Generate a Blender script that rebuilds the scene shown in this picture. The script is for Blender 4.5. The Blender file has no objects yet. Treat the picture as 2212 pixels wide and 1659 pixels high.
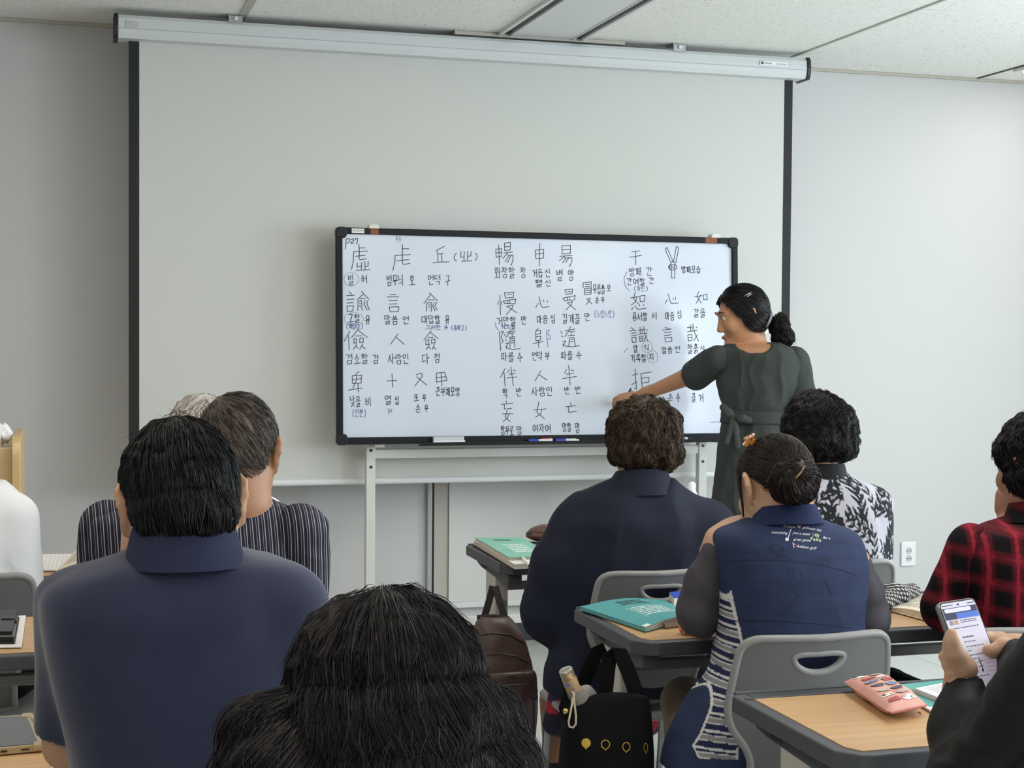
import bpy, bmesh, math, random
import numpy as np
from mathutils import Vector, Matrix
from mathutils.bvhtree import BVHTree
S = bpy.context.scene
C = S.collection
random.seed(7); rng = np.random.default_rng(11)
PI = math.pi

# ---------------------------------------------------------------- camera, world, light, exposure
IW, IH, FPX = 2212., 1659., 3315.
YAW, PIT, ROL = [math.radians(a) for a in (16.34, -1.82, .438)]
CAM = np.array([0, 0, 1.40])
_cy, _sy, _cp, _sp = math.cos(YAW), math.sin(YAW), math.cos(PIT), math.sin(PIT)
FW = np.array([_sy*_cp, _cy*_cp, _sp]); _r = np.array([_cy, -_sy, 0.]); _u = np.cross(_r, FW)
RT = math.cos(ROL)*_r + math.sin(ROL)*_u; UP = -math.sin(ROL)*_r + math.cos(ROL)*_u
cd = bpy.data.cameras.new('camera'); cam = bpy.data.objects.new('camera', cd); C.objects.link(cam)
cd.sensor_width = 36; cd.lens = FPX/IW*36; cd.clip_start = .05; cd.clip_end = 60
M4 = Matrix(((RT[0], UP[0], -FW[0], CAM[0]), (RT[1], UP[1], -FW[1], CAM[1]), (RT[2], UP[2], -FW[2], CAM[2]), (0, 0, 0, 1)))
cam.matrix_world = M4; S.camera = cam

def pt(x, y, d): return CAM + (FW + RT*(x-IW/2)/FPX - UP*(y-IH/2)/FPX)*d      # photo measurement + distance -> place in the room
def onz(x, y, z):
    q = FW + RT*(x-IW/2)/FPX - UP*(y-IH/2)/FPX; return CAM + q*(z-CAM[2])/q[2]
def ony(x, y, Y):
    q = FW + RT*(x-IW/2)/FPX - UP*(y-IH/2)/FPX; return CAM + q*Y/q[1]

S.view_settings.view_transform = 'Standard'; S.view_settings.look = 'None'
S.view_settings.gamma = 1; S.view_settings.use_curve_mapping = False
S.view_settings.exposure = -.3
wd = bpy.data.worlds.new('sky'); S.world = wd; wd.use_nodes = True
nt = wd.node_tree; bg = nt.nodes['Background']
sky = nt.nodes.new('ShaderNodeTexSky'); sky.sky_type = 'HOSEK_WILKIE'; sky.turbidity = 5
nt.links.new(sky.outputs[0], bg.inputs[0]); bg.inputs[1].default_value = .6

def area(name, loc, rot, sx, sy, power, col, spread=PI):
    l = bpy.data.lights.new(name, 'AREA'); l.shape = 'RECTANGLE'; l.size = sx; l.size_y = sy
    l.energy = power; l.color = col; l.spread = spread
    o = bpy.data.objects.new(name, l); C.objects.link(o); o.location = loc; o.rotation_euler = rot
    return o
RX0, RX1, RY0, RY1, CH = -3.2, 5.6, -3.0, 6.716, 2.693
LED = (1.0, .97, .92); DAY = (.78, .90, 1.0)
WIN = [(4.0, 1.7), (1.4, 1.7), (-1.2, 1.7)]          # window centres (y) and widths on the right wall
for i, (y, w) in enumerate(WIN):
    area('daylight', (RX1+.16, y, 1.62), (0, PI/2, 0), 1.45, w-.1, 135, DAY)
LAMPS = [(1.984, y) for y in (4.3, 2.6, .6, -1.4)] + [(4.5, y) for y in (5.79, 2.6, -.4)] + [(-.52, y) for y in (4.3, 2.2, -.2)] 
for x, y in LAMPS:
    area('lamp_light', (x, y, CH-.035), (0, 0, 0), .2, 1.1, 2 if y > 5 else 9, LED if x > 0 else (1.0, .89, .84))

# ---------------------------------------------------------------- materials
def lin(h):
    if isinstance(h, str):
        h = h.lstrip('#'); c = [int(h[i:i+2], 16)/255 for i in (0, 2, 4)]
    else: c = h
    return tuple((v/12.92 if v <= .04045 else ((v+.055)/1.055)**2.4) for v in c)
MATS = {}
def mat(name, col, rough=.5, metal=0, spec=.5, var=0, vscale=20, bump=0, bscale=200, sss=0, emit=0, alpha=1, trans=0, sheen=0, coat=0, attr=None, stretch=(1, 1, 1)):
    if name in MATS: return MATS[name]
    m = bpy.data.materials.new(name); m.use_nodes = True; nt = m.node_tree; b = nt.nodes['Principled BSDF']
    c = lin(col); b.inputs['Base Color'].default_value = (*c, 1)
    b.inputs['Roughness'].default_value = rough; b.inputs['Metallic'].default_value = metal
    b.inputs['Specular IOR Level'].default_value = spec
    b.inputs['Alpha'].default_value = alpha; b.inputs['Transmission Weight'].default_value = trans
    b.inputs['Sheen Weight'].default_value = sheen; b.inputs['Coat Weight'].default_value = coat
    if sss:
        b.inputs['Subsurface Weight'].default_value = sss; b.inputs['Subsurface Radius'].default_value = (.012, .005, .003)
    if emit:
        b.inputs['Emission Color'].default_value = (*c, 1); b.inputs['Emission Strength'].default_value = emit
    tc = nt.nodes.new('ShaderNodeTexCoord'); mp = nt.nodes.new('ShaderNodeMapping'); mp.inputs['Scale'].default_value = stretch
    nt.links.new(tc.outputs['Object'], mp.inputs[0])
    if attr:
        a = nt.nodes.new('ShaderNodeAttribute'); a.attribute_name = attr; nt.links.new(a.outputs['Color'], b.inputs['Base Color'])
        if emit: nt.links.new(a.outputs['Color'], b.inputs['Emission Color'])
    elif var:
        n = nt.nodes.new('ShaderNodeTexNoise'); n.inputs['Scale'].default_value = vscale; n.inputs['Detail'].default_value = 4
        nt.links.new(mp.outputs[0], n.inputs['Vector'])
        r = nt.nodes.new('ShaderNodeValToRGB'); e = r.color_ramp.elements
        e[0].position = .3; e[1].position = .7
        e[0].color = (*[v*(1-var) for v in c], 1); e[1].color = (*[min(1, v*(1+var)) for v in c], 1)
        nt.links.new(n.outputs['Fac'], r.inputs[0]); nt.links.new(r.outputs[0], b.inputs['Base Color'])
    if bump:
        n = nt.nodes.new('ShaderNodeTexNoise'); n.inputs['Scale'].default_value = bscale; n.inputs['Detail'].default_value = 3
        nt.links.new(mp.outputs[0], n.inputs['Vector'])
        k = nt.nodes.new('ShaderNodeBump'); k.inputs['Strength'].default_value = bump; k.inputs['Distance'].default_value = .002
        nt.links.new(n.outputs['Fac'], k.inputs['Height']); nt.links.new(k.outputs[0], b.inputs['Normal'])
    MATS[name] = m; return m
def wood(name, c1, c2, axis=0, rough=.42):
    if name in MATS: return MATS[name]
    m = mat(name, c1, rough); nt = m.node_tree; b = nt.nodes['Principled BSDF']
    tc = nt.nodes.new('ShaderNodeTexCoord'); mp = nt.nodes.new('ShaderNodeMapping')
    sc = [30, 30, 30]; sc[axis] = 1.6; mp.inputs['Scale'].default_value = sc
    n = nt.nodes.new('ShaderNodeTexNoise'); n.inputs['Scale'].default_value = 1.4; n.inputs['Detail'].default_value = 5; n.inputs['Distortion'].default_value = .6
    r = nt.nodes.new('ShaderNodeValToRGB'); r.color_ramp.elements[0].position = .35; r.color_ramp.elements[1].position = .68
    r.color_ramp.elements[0].color = (*lin(c1), 1); r.color_ramp.elements[1].color = (*lin(c2), 1)
    nt.links.new(tc.outputs['Object'], mp.inputs[0]); nt.links.new(mp.outputs[0], n.inputs['Vector'])
    nt.links.new(n.outputs['Fac'], r.inputs[0]); nt.links.new(r.outputs[0], b.inputs['Base Color'])
    return m

# ---------------------------------------------------------------- objects and mesh helpers
def link(o, parent=None):
    C.objects.link(o)
    if parent is not None:
        o.parent = parent
        o.matrix_parent_inverse = WM[parent.name].inverted() if parent.name in WM else Matrix.Identity(4)
    return o
WM = {}
def tag(o, label=None, cat=None, group=None, kind=None):
    if label: o['label'] = label
    if cat: o['category'] = cat
    if group: o['group'] = group
    if kind: o['kind'] = kind
    return o
def thing(name, label, cat, loc=(0, 0, 0), group=None, rz=0):
    o = bpy.data.objects.new(name, None); C.objects.link(o); o.location = loc; o.rotation_euler = (0, 0, rz); o.empty_display_size = .05
    WM[o.name] = Matrix.Translation(Vector(loc)) @ Matrix.Rotation(rz, 4, 'Z')
    return tag(o, label, cat, group)
def dup(root, loc, rz, label, group=None):
    r = root.copy(); C.objects.link(r); r.location = loc; r.rotation_euler = (0, 0, rz); r['label'] = label
    if group: r['group'] = group
    for ch in list(root.children):
        c = ch.copy(); C.objects.link(c); c.parent = r
        for g in ch.children:
            d = g.copy(); C.objects.link(d); d.parent = c
    return r
def obj(name, bm, m, parent=None, smooth=False, label=None):
    me = bpy.data.meshes.new(name)
    if isinstance(bm, bmesh.types.BMesh):
        bmesh.ops.recalc_face_normals(bm, faces=bm.faces[:]); bm.to_mesh(me); bm.free()
    else: me.from_pydata([tuple(v) for v in bm[0]], [], [tuple(f) for f in bm[1]])
    for k in (m if isinstance(m, (list, tuple)) else [m]): me.materials.append(k)
    if smooth: me.polygons.foreach_set('use_smooth', [True]*len(me.polygons))
    o = bpy.data.objects.new(name, me); link(o, parent)
    if smooth == 'auto':
        try: me.set_sharp_from_angle(angle=math.radians(35))
        except Exception: pass
    if label: o['label'] = label
    return o
def struct(name, bm, m, parent=None, **k):
    o = obj(name, bm, m, parent, **k)
    if parent is None: o['kind'] = 'structure'
    return o
def nb(): return bmesh.new()
def box(bm, c, s, rot=None, bev=0, seg=2, mi=0):
    r = bmesh.ops.create_cube(bm, size=1); vs = r['verts']
    mx = Matrix.Translation(Vector(c)) @ (rot.to_4x4() if rot is not None else Matrix.Identity(4)) @ Matrix.Diagonal((*s, 1))
    bmesh.ops.transform(bm, matrix=mx, verts=vs)
    fs = {f for v in vs for f in v.link_faces}
    if bev:
        es = {e for f in fs for e in f.edges}
        rr = bmesh.ops.bevel(bm, geom=list(es), offset=bev, segments=seg, profile=.5, affect='EDGES')
        fs = set(rr['faces']) | {f for f in fs if f.is_valid}
    for f in fs:
        if f.is_valid: f.material_index = mi
    return bm
def b2(x0, x1, y0, y1, z0, z1, bev=0, bm=None, mi=0):
    return box(bm if bm is not None else nb(), ((x0+x1)/2, (y0+y1)/2, (z0+z1)/2), (x1-x0, y1-y0, z1-z0), None, bev, 2, mi)
def prism(bm, pts, h, mx=None, bev=0, mi=0, both=True):
    """extrude a closed outline (list of (x,y)) by h along local z, optional bevel of the rims"""
    vs = [bm.verts.new((p[0], p[1], 0)) for p in pts]; f = bm.faces.new(vs)
    r = bmesh.ops.extrude_face_region(bm, geom=[f]); nv = [g for g in r['geom'] if isinstance(g, bmesh.types.BMVert)]
    bmesh.ops.translate(bm, vec=(0, 0, h), verts=nv); al = vs+nv
    fs = {q for v in al for q in v.link_faces}
    if bev:
        es = [e for e in {e for v in al for e in v.link_edges} if abs(e.verts[0].co.z-e.verts[1].co.z) < 1e-6]
        if not both: es = [e for e in es if e.verts[0].co.z > h/2]
        rr = bmesh.ops.bevel(bm, geom=es, offset=bev, segments=2, profile=.5, affect='EDGES')
        fs = {q for q in fs if q.is_valid} | set(rr['faces']); al = list({v for q in fs for v in q.verts})
    for q in fs: q.material_index = mi
    if mx is not None: bmesh.ops.transform(bm, matrix=mx, verts=al)
    return bm
def tube(bm, path, rad, n=8, closed=False, cap=True):
    P = [Vector(p) for p in path]; N = len(P); rs = rad if isinstance(rad, (list, tuple)) else [rad]*N
    rings = []; ref = None
    for i in range(N):
        if closed: t = (P[(i+1) % N]-P[i-1]).normalized()
        else: t = (P[min(i+1, N-1)]-P[max(i-1, 0)]).normalized()
        if ref is None: ref = t.orthogonal().normalized()
        ref = (ref-t*ref.dot(t)).normalized(); b = t.cross(ref)
        rings.append([bm.verts.new(P[i]+(ref*math.cos(a)+b*math.sin(a))*rs[i]) for a in [2*PI*k/n for k in range(n)]])
    for i in range(N if closed else N-1):
        a, b = rings[i], rings[(i+1) % N]
        for k in range(n): bm.faces.new((a[k], a[(k+1) % n], b[(k+1) % n], b[k]))
    if cap and not closed:
        bm.faces.new(rings[0][::-1]); bm.faces.new(rings[-1])
    return bm
def lathe(bm, prof, n=24, mx=None):
    rings = []; al = []
    for r, z in prof:
        ring = [bm.verts.new((r*math.cos(2*PI*k/n), r*math.sin(2*PI*k/n), z)) for k in range(n)]; rings.append(ring); al += ring
    for a, b in zip(rings, rings[1:]):
        for k in range(n): bm.faces.new((a[k], a[(k+1) % n], b[(k+1) % n], b[k]))
    bm.faces.new(rings[0][::-1]); bm.faces.new(rings[-1])
    if mx is not None: bmesh.ops.transform(bm, matrix=mx, verts=al)
    return bm
def rrect(w, h, r, n=5, cx=0, cy=0):
    o = []
    for sx, sy, a0 in ((1, 1, 0), (-1, 1, 90), (-1, -1, 180), (1, -1, 270)):
        for k in range(n+1):
            a = math.radians(a0+90*k/n); o.append((cx+sx*(w/2-r)+r*math.cos(a), cy+sy*(h/2-r)+r*math.sin(a)))
    return o
def frame(o, x, y, z=None):
    """matrix with origin o, local x and y along the given directions"""
    x = Vector(x).normalized(); y = Vector(y); y = (y-x*y.dot(x)).normalized(); z = x.cross(y)
    return Matrix(((x.x, y.x, z.x, o[0]), (x.y, y.y, z.y, o[1]), (x.z, y.z, z.z, o[2]), (0, 0, 0, 1)))
def quads(name, polys, m, parent, mx=None, z=0.0):
    """flat polygons (lists of (x,y)) laid as one thin print in the plane of mx"""
    V = []; F = []
    for p in polys:
        n = len(V); V += [Vector((q[0], q[1], z)) for q in p]; F.append(list(range(n, n+len(p))))
    if mx is not None: V = [mx @ v for v in V]
    return obj(name, (V, F), m, parent)
def rect(x0, y0, x1, y1): return [(x0, y0), (x1, y0), (x1, y1), (x0, y1)]
def strokes(lines, w):
    """pen strokes in the plane as quads with overlapping ends"""
    out = []
    for L in lines:
        for (x0, y0), (x1, y1) in zip(L, L[1:]):
            dx, dy = x1-x0, y1-y0; l = math.hypot(dx, dy)
            if l < 1e-6: continue
            dx, dy = dx/l*w/2, dy/l*w/2
            out.append([(x0-dx*.7+dy, y0-dy*.7-dx), (x1+dx*.7+dy, y1+dy*.7-dx), (x1+dx*.7-dy, y1+dy*.7+dx), (x0-dx*.7-dy, y0-dy*.7+dx)])
    return out
# ---------------------------------------------------------------- room shell
wallm = mat('wall_paint', '#d0cfcd', .75, spec=.25, bump=.05, bscale=350)
trimw = mat('white_trim', '#e2e2df', .5)
alu = mat('aluminium', '#b9bbbd', .38, metal=.75, bump=.04, bscale=60, stretch=(.02, 1, 8))
black = mat('black_plastic', '#1d1d20', .42)
# floor tiles
fm = mat('floor_tile', '#c9cac4', .33, spec=.4); nt = fm.node_tree; b = nt.nodes['Principled BSDF']
tc = nt.nodes.new('ShaderNodeTexCoord'); bk = nt.nodes.new('ShaderNodeTexBrick'); bk.offset = 0; bk.inputs['Scale'].default_value = 1
bk.inputs['Brick Width'].default_value = .6; bk.inputs['Row Height'].default_value = .6; bk.inputs['Mortar Size'].default_value = .003
bk.inputs['Color1'].default_value = (*lin('#cfd0ca'), 1); bk.inputs['Color2'].default_value = (*lin('#c6c8c2'), 1); bk.inputs['Mortar'].default_value = (*lin('#8f8f8a'), 1)
ns = nt.nodes.new('ShaderNodeTexNoise'); ns.inputs['Scale'].default_value = 90; ns.inputs['Detail'].default_value = 6
mx = nt.nodes.new('ShaderNodeMixRGB'); mx.blend_type = 'SOFT_LIGHT'; mx.inputs[0].default_value = .5
nt.links.new(tc.outputs['Object'], bk.inputs['Vector']); nt.links.new(tc.outputs['Object'], ns.inputs['Vector'])
nt.links.new(bk.outputs['Color'], mx.inputs[1]); nt.links.new(ns.outputs['Fac'], mx.inputs[2]); nt.links.new(mx.outputs[0], b.inputs['Base Color'])
struct('floor', b2(RX0-.2, RX1+.2, RY0-.2, RY1+.2, -.1, 0), fm)
# mineral-fibre ceiling with fissures
cm = mat('ceiling_tile', '#dcdcd4', .9, spec=.1); nt = cm.node_tree; b = nt.nodes['Principled BSDF']
tc = nt.nodes.new('ShaderNodeTexCoord'); mp = nt.nodes.new('ShaderNodeMapping'); mp.inputs['Scale'].default_value = (75, 190, 1)
n1 = nt.nodes.new('ShaderNodeTexNoise'); n1.inputs['Scale'].default_value = 1; n1.inputs['Detail'].default_value = 2.5; n1.inputs['Roughness'].default_value = .6; n1.inputs['Distortion'].default_value = 1.2
r1 = nt.nodes.new('ShaderNodeValToRGB'); r1.color_ramp.elements[0].position = .33; r1.color_ramp.elements[1].position = .40
r1.color_ramp.elements[0].color = (*lin('#a9a89d'), 1); r1.color_ramp.elements[1].color = (*lin('#f5f4ee'), 1)
nt.links.new(tc.outputs['Object'], mp.inputs[0]); nt.links.new(mp.outputs[0], n1.inputs['Vector']); nt.links.new(n1.outputs['Fac'], r1.inputs[0]); nt.links.new(r1.outputs[0], b.inputs['Base Color'])
kb = nt.nodes.new('ShaderNodeBump'); kb.inputs['Strength'].default_value = .4; kb.inputs['Distance'].default_value = .003
nt.links.new(r1.outputs[0], kb.inputs['Height']); nt.links.new(kb.outputs[0], b.inputs['Normal'])
ceil = struct('ceiling', b2(RX0-.2, RX1+.2, RY0-.2, RY1+.2, CH, CH+.1), cm)
struct('wall_front', b2(RX0-.2, RX1+.2, RY1, RY1+.15, 0, CH), wallm)
struct('wall_left', b2(RX0-.15, RX0, RY0, RY1, 0, CH), wallm)
struct('wall_back', b2(RX0-.2, RX1+.2, RY0-.15, RY0, 0, CH), wallm)
bm = nb(); ys = [RY0]
for y, w in sorted(WIN): ys += [y-w/2, y+w/2]
ys.append(RY1)
for i in range(0, len(ys), 2): b2(RX1, RX1+.15, ys[i], ys[i+1], 0, CH, bm=bm)
for y, w in WIN:
    b2(RX1, RX1+.15, y-w/2, y+w/2, 0, .85, bm=bm); b2(RX1, RX1+.15, y-w/2, y+w/2, 2.4, CH, bm=bm)
struct('wall_right', bm, wallm)
gl = mat('window_glass', '#ffffff', .02, trans=1, spec=.3); wf = mat('window_frame_white', '#d8dadb', .4)
for i, (y, w) in enumerate(WIN):
    bm = nb()
    for a, c in ((y-w/2, y-w/2+.05), (y-.03, y+.03), (y+w/2-.05, y+w/2)): b2(RX1+.03, RX1+.1, a, c, .85, 2.4, bm=bm)
    b2(RX1+.03, RX1+.1, y-w/2, y+w/2, .85, .9, bm=bm); b2(RX1+.03, RX1+.1, y-w/2, y+w/2, 2.35, 2.4, bm=bm)
    f = struct('window_%d' % (i+1), bm, wf)
    obj('sill', b2(RX1-.06, RX1+.12, y-w/2-.03, y+w/2+.03, .82, .85, .005), trimw, f)
bbm = mat('baseboard_grey', '#3d3f46', .45)
bbt = .0925
struct('baseboard_front', b2(RX0, RX1, RY1-.012, RY1, 0, bbt, .002), bbm)
struct('baseboard_right', b2(RX1-.012, RX1, RY0, RY1-.012, 0, bbt, .002), bbm)
struct('baseboard_left', b2(RX0, RX0+.012, RY0, RY1-.012, 0, bbt, .002), bbm)
# panelled service bay behind the screen
struct('trim_1', b2(1.672, 2.43, RY1-.02, RY1-.001, .19, .745, .002), mat('bay_panel', '#dcdad6', .55))
struct('trim_2', b2(1.672, 3.6, RY1-.03, RY1-.001, .165, .19, .003), trimw)
struct('trim_3', b2(1.572, 1.594, RY1-.022, RY1-.001, bbt, .80, .003), mat('strip_alu', '#b6b6b6', .35, metal=.3))
struct('trim_4', b2(1.595, 1.605, RY1-.006, RY1-.001, bbt, .80), black)
struct('trim_5', b2(1.605, 1.671, RY1-.012, RY1-.001, bbt, .80, .002), mat('bay_jamb', '#bdb6ab', .6))
# ceiling bars
cb = mat('ceiling_bar', '#b4b3a9', .5); bar_dark = mat('ceiling_slot', '#2b2b2b', .5)
struct('trim_6', b2(.69, .725, RY0, RY1, CH-.004, CH-.0005), cb)
struct('trim_7', b2(3.224, 3.238, RY0, RY1, CH-.004, CH-.0005), cb)
bm = b2(4.352, 4.366, RY0, RY1, CH-.004, CH-.0005); struct('trim_8', bm, bar_dark)
struct('trim_9', b2(4.366, 4.378, RY0, RY1, CH-.004, CH-.0005), trimw)
bm = nb(); b2(-.71, -.69, RY0, RY1, CH-.004, CH-.0005, bm=bm); struct('trim_10', bm, cb)
struct('trim_11', b2(RX0, RX1, RY1-.018, RY1, CH-.014, CH, .002), mat('ceiling_angle', '#b9b3a4', .5))
# long blank panel between two black slots
t = thing('ceiling_slot_panel', 'long smooth white ceiling panel between two black slots above the screen case', 'ceiling panel', (1.984, 5.6, CH))
obj('panel', b2(1.845, 2.123, 4.98, 6.455, CH-.010, CH-.001, .003), mat('panel_white', '#dedfdd', .45), t)
for a, c in ((1.808, 1.842), (2.126, 2.160)): obj('slot', b2(a, c, 4.98, 6.455, CH-.004, CH-.0005), bar_dark, t, label='black slot')
for a, c in ((1.790, 1.806), (2.162, 2.178), (1.842, 1.848), (2.120, 2.126)): obj('rail', b2(a, c, 4.98, 6.455, CH-.013, CH-.0005, .001), trimw, t)
# lit fixtures
em = mat('lamp_diffuser', '#fffaf0', .5, emit=7)
nl = len(LAMPS)
for i, (x, y) in enumerate(LAMPS):
    o = thing('ceiling_light', 'linear white ceiling light %s' % ('whose bright end shows at the upper right picture corner' if i == 4 else 'in the ceiling behind the viewer'), 'ceiling light', (x, y, CH), 'linear ceiling lights')
    obj('housing', b2(x-.14, x+.14, y-.62, y+.62, CH-.02, CH-.001, .004), trimw, o)
    obj('diffuser', b2(x-.11, x+.11, y-.58, y+.58, CH-.026, CH-.02, .002), em, o)
# a recessed end of the fixture near the front right corner
# ---------------------------------------------------------------- projection screen
SY = 6.33
t = thing('projection_screen', 'large white roll-down projection screen with black side borders', 'projection screen', (1.73, SY, CH))
def case_prof():
    return [(.045, -.048), (.055, -.03), (.058, 0), (.055, .03), (.045, .044), (-.05, .046), (-.052, -.048)]
def profx(bm, prof, x0, x1, y, z, bev=0):
    mxx = Matrix(((0, 0, 1, x0), (-1, 0, 0, y), (0, 1, 0, z), (0, 0, 0, 1)))
    return prism(bm, prof, x1-x0, mxx, bev)
cz = 2.619
white_alu = mat('case_white', '#d3d5d5', .4, spec=.5, bump=.05, bscale=30, stretch=(.03, 1, 20))
obj('case', profx(nb(), case_prof(), .215, 3.235, SY+.055, cz), white_alu, t)
obj('case_seam', profx(nb(), [(.0595, -.012), (.0595, -.009), (.05, -.009), (.05, -.012)], .216, 3.234, SY+.055, cz), mat('seam', '#b7b9b9', .5), t)
sc_ = [(a*1.08, b*1.1) for a, b in case_prof()]
for x0, x1 in ((.198, .216), (3.234, 3.254)): obj('end_cap', profx(nb(), sc_, x0, x1, SY+.055, cz, .004), black, t, label='black end cap')
for x in (.677, 2.614):
    bm = b2(x-.03, x+.03, SY+.0, SY+.09, CH-.006, CH-.001); b2(x-.028, x+.028, SY+.0, SY+.005, CH-.035, CH-.004, bm=bm)
    bb = obj('hanger', bm, alu, t)
    obj('bolt', lathe(nb(), [(.008, 0), (.008, .006), (.004, .008)], 12, frame((x, SY-.001, CH-.018), (1, 0, 0), (0, 0, 1))), trimw, bb)
obj('mounting_plate', b2(1.60, 2.37, 6.36, 6.45, CH-.018, CH-.0005, .003), mat('plate_beige', '#b9b5aa', .5), t)
FY = 6.40
fab = mat('screen_fabric', '#d0d0ca', .8, spec=.15, bump=.03, bscale=900)
bord = mat('screen_black', '#1a1b1b', .7)
def sheet(x0, x1, z0, z1, y):
    n = 8; V = []; F = []
    for i in range(n+1):
        z = z0+(z1-z0)*i/n
        V += [(x0, y, z), (x1, y, z)]
        if i: k = 2*i; F.append((k-2, k-1, k+1, k))
    return V, F
o = obj('fabric', b2(.300, 3.158, FY-.0005, FY+.0005, .775, cz-.02), fab, t)
for x0, x1 in ((.258, .299), (3.159, 3.200)): obj('border', b2(x0, x1, FY-.001, FY+.001, .775, cz-.02), bord, t, label='black border')
obj('weight_bar', profx(nb(), [(.012*math.cos(a), .014*math.sin(a)) for a in [2*PI*k/12 for k in range(12)]], .25, 3.21, FY, .777), mat('bar_white', '#e4e6e6', .35), t, smooth='auto')
# stickers on the case
o = obj('brand_sticker', b2(3.0, 3.135, SY-.0065, SY-.0055, 2.619, 2.637), mat('sticker_white', '#eeeeec', .5), t)
fr = frame((3.004, SY-.0072, 2.623), (1, 0, 0), (0, 0, 1))
quads('mark', [[(0, -.001), (.013, 0), (.012, .007), (.008, .011), (0, .012)]], mat('ink_navy', '#22375c', .5), o, fr)
def text(name, body, size, mx, m, parent, shear=0, off=0, align='LEFT'):
    cu = bpy.data.curves.new(name, 'FONT'); cu.body = body; cu.size = size; cu.shear = shear; cu.offset = off; cu.align_x = align
    to = bpy.data.objects.new(name, cu); C.objects.link(to); dg = bpy.context.evaluated_depsgraph_get()
    me = bpy.data.meshes.new_from_object(to.evaluated_get(dg)); bpy.data.objects.remove(to); bpy.data.curves.remove(cu)
    me.name = name; me.transform(mx); me.materials.clear(); me.materials.append(m)
    o = bpy.data.objects.new(name, me); link(o, parent); return o
ink = mat('ink_black', '#2b2c31', .6)
text('lettering', '\\uncine', .0135, frame((3.019, SY-.0072, 2.6245), (1, 0, 0), (0, 0, 1)), ink, o)
gk = mat('ink_grey', '#a9aba9', .6)
quads('small_print', [rect(.078+.012*i, 0, .086+.012*i, .007) for i in range(4)], gk, o, fr)
o = obj('spec_sticker', b2(.246, .292, SY-.0055, SY-.0048, 2.608, 2.636), mat('sticker_grey', '#c5c4be', .5), t)
fr = frame((.246, SY-.0060, 2.608), (1, 0, 0), (0, 0, 1))
quads('small_print', [rect(.004, .026, .03, .0272), rect(.014, .004, .028, .0055)]+[rect(.013, .009+.004*i, .022+.003*(i % 2), .010+.004*i) for i in range(4)], gk, o, fr)
# ---------------------------------------------------------------- wall outlet
ol = thing('wall_outlet', 'white two-socket power outlet on the front wall beside the print blouse woman', 'power outlet', (4.02, RY1, .335))
x0 = ony(1945, 1197, RY1); x1 = ony(1976, 1197, RY1)
ox, oz = 4.02, .335; ow, oh = .062, .105
ow = float(x1[0]-x0[0]); z1 = float(ony(1960, 1170, RY1)[2]); z0 = float(ony(1960, 1222, RY1)[2]); ox = float((x0+x1)[0]/2); oz = (z0+z1)/2; oh = z1-z0
obj('plate', box(nb(), (ox, RY1-.006, oz), (ow, .011, oh), None, .004), mat('outlet_white', '#eceeee', .3), ol)
for s in (1, -1):
    so = obj('socket', lathe(nb(), [(.0165, 0), (.0165, .002), (.0145, .002), (.014, -.004+.0045)], 24, frame((ox, RY1-.0115, oz+s*.019-.003), (1, 0, 0), (0, 0, 1))), mat('outlet_grey', '#c9cbcb', .4), ol)
    bm = nb()
    for q in (-1, 1): lathe(bm, [(.003, 0), (.003, .001)], 10, frame((ox+q*.007, RY1-.0138, oz+s*.019-.003), (1, 0, 0), (0, 0, 1)))
    obj('pin_hole', bm, black, so)
# ---------------------------------------------------------------- lectern
lw = wood('lectern_wood', '#c7ab7c', '#d3b98c', 2, .4); lw2 = wood('lectern_edge', '#cfae78', '#d8bb88', 2, .4)
t = thing('lectern', 'pale wooden lectern with round-topped side panel at the left edge', 'lectern', (-.5, 5.6, 0))
pf = [(5.35, .0), (5.95, .0), (5.95, .98)] + [(5.44+.02+.07*math.cos(a), .978+.07*math.sin(a)) for a in [PI/2*k/8 for k in range(9)]][:0]
arc = [(5.42+.07*math.cos(PI/2+PI/2*k/8), .978+.07*math.sin(PI/2+PI/2*k/8)) for k in range(9)]
pf = [(5.95, 0), (5.95, 1.02), (5.85, 1.048)] + arc + [(5.35, 0)]
for x0 in (-.162, -.84):
    m4 = Matrix(((0, 0, 1, x0), (1, 0, 0, 0), (0, 1, 0, 0), (0, 0, 0, 1)))
    obj('side_panel', prism(nb(), pf, .028, m4, .004), lw2, t)
obj('front_panel', b2(-.812, -.1625, 5.38, 5.40, .03, 1.012, .003), lw, t)
obj('top', b2(-.812, -.1625, 5.40, 5.9, .985, 1.005, .003), lw, t)
obj('shelf', b2(-.812, -.1625, 5.41, 5.9, .5, .52, .002), lw, t)
t = thing('paper_roll', 'white paper roll standing on the lectern top', 'paper roll', (-.225, 5.44, 1.005))
obj('roll', lathe(nb(), [(.018, 0), (.04, 0), (.041, .003), (.041, .082), (.04, .085), (.018, .085)], 24, Matrix.Translation((-.24, 5.45, 1.006))), mat('tissue_white', '#f0f0f0', .8), t, smooth='auto')
bm = nb(); bmesh.ops.create_icosphere(bm, subdivisions=3, radius=.026)
for v in bm.verts:
    n = v.co.normalized(); v.co *= 1+.22*math.sin(5*n.x+4*n.z)*math.sin(5*n.y+3)+.06*math.sin(13*n.x*n.z); v.co.z *= 1.25
bmesh.ops.translate(bm, vec=(-.192, 5.50, 1.052), verts=bm.verts[:])
tag(obj('crumpled_tissue', bm, mat('tissue_white', '#f0f0f0', .8), smooth=True), 'crumpled white tissue beside the paper roll on the lectern', 'tissue')
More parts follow.
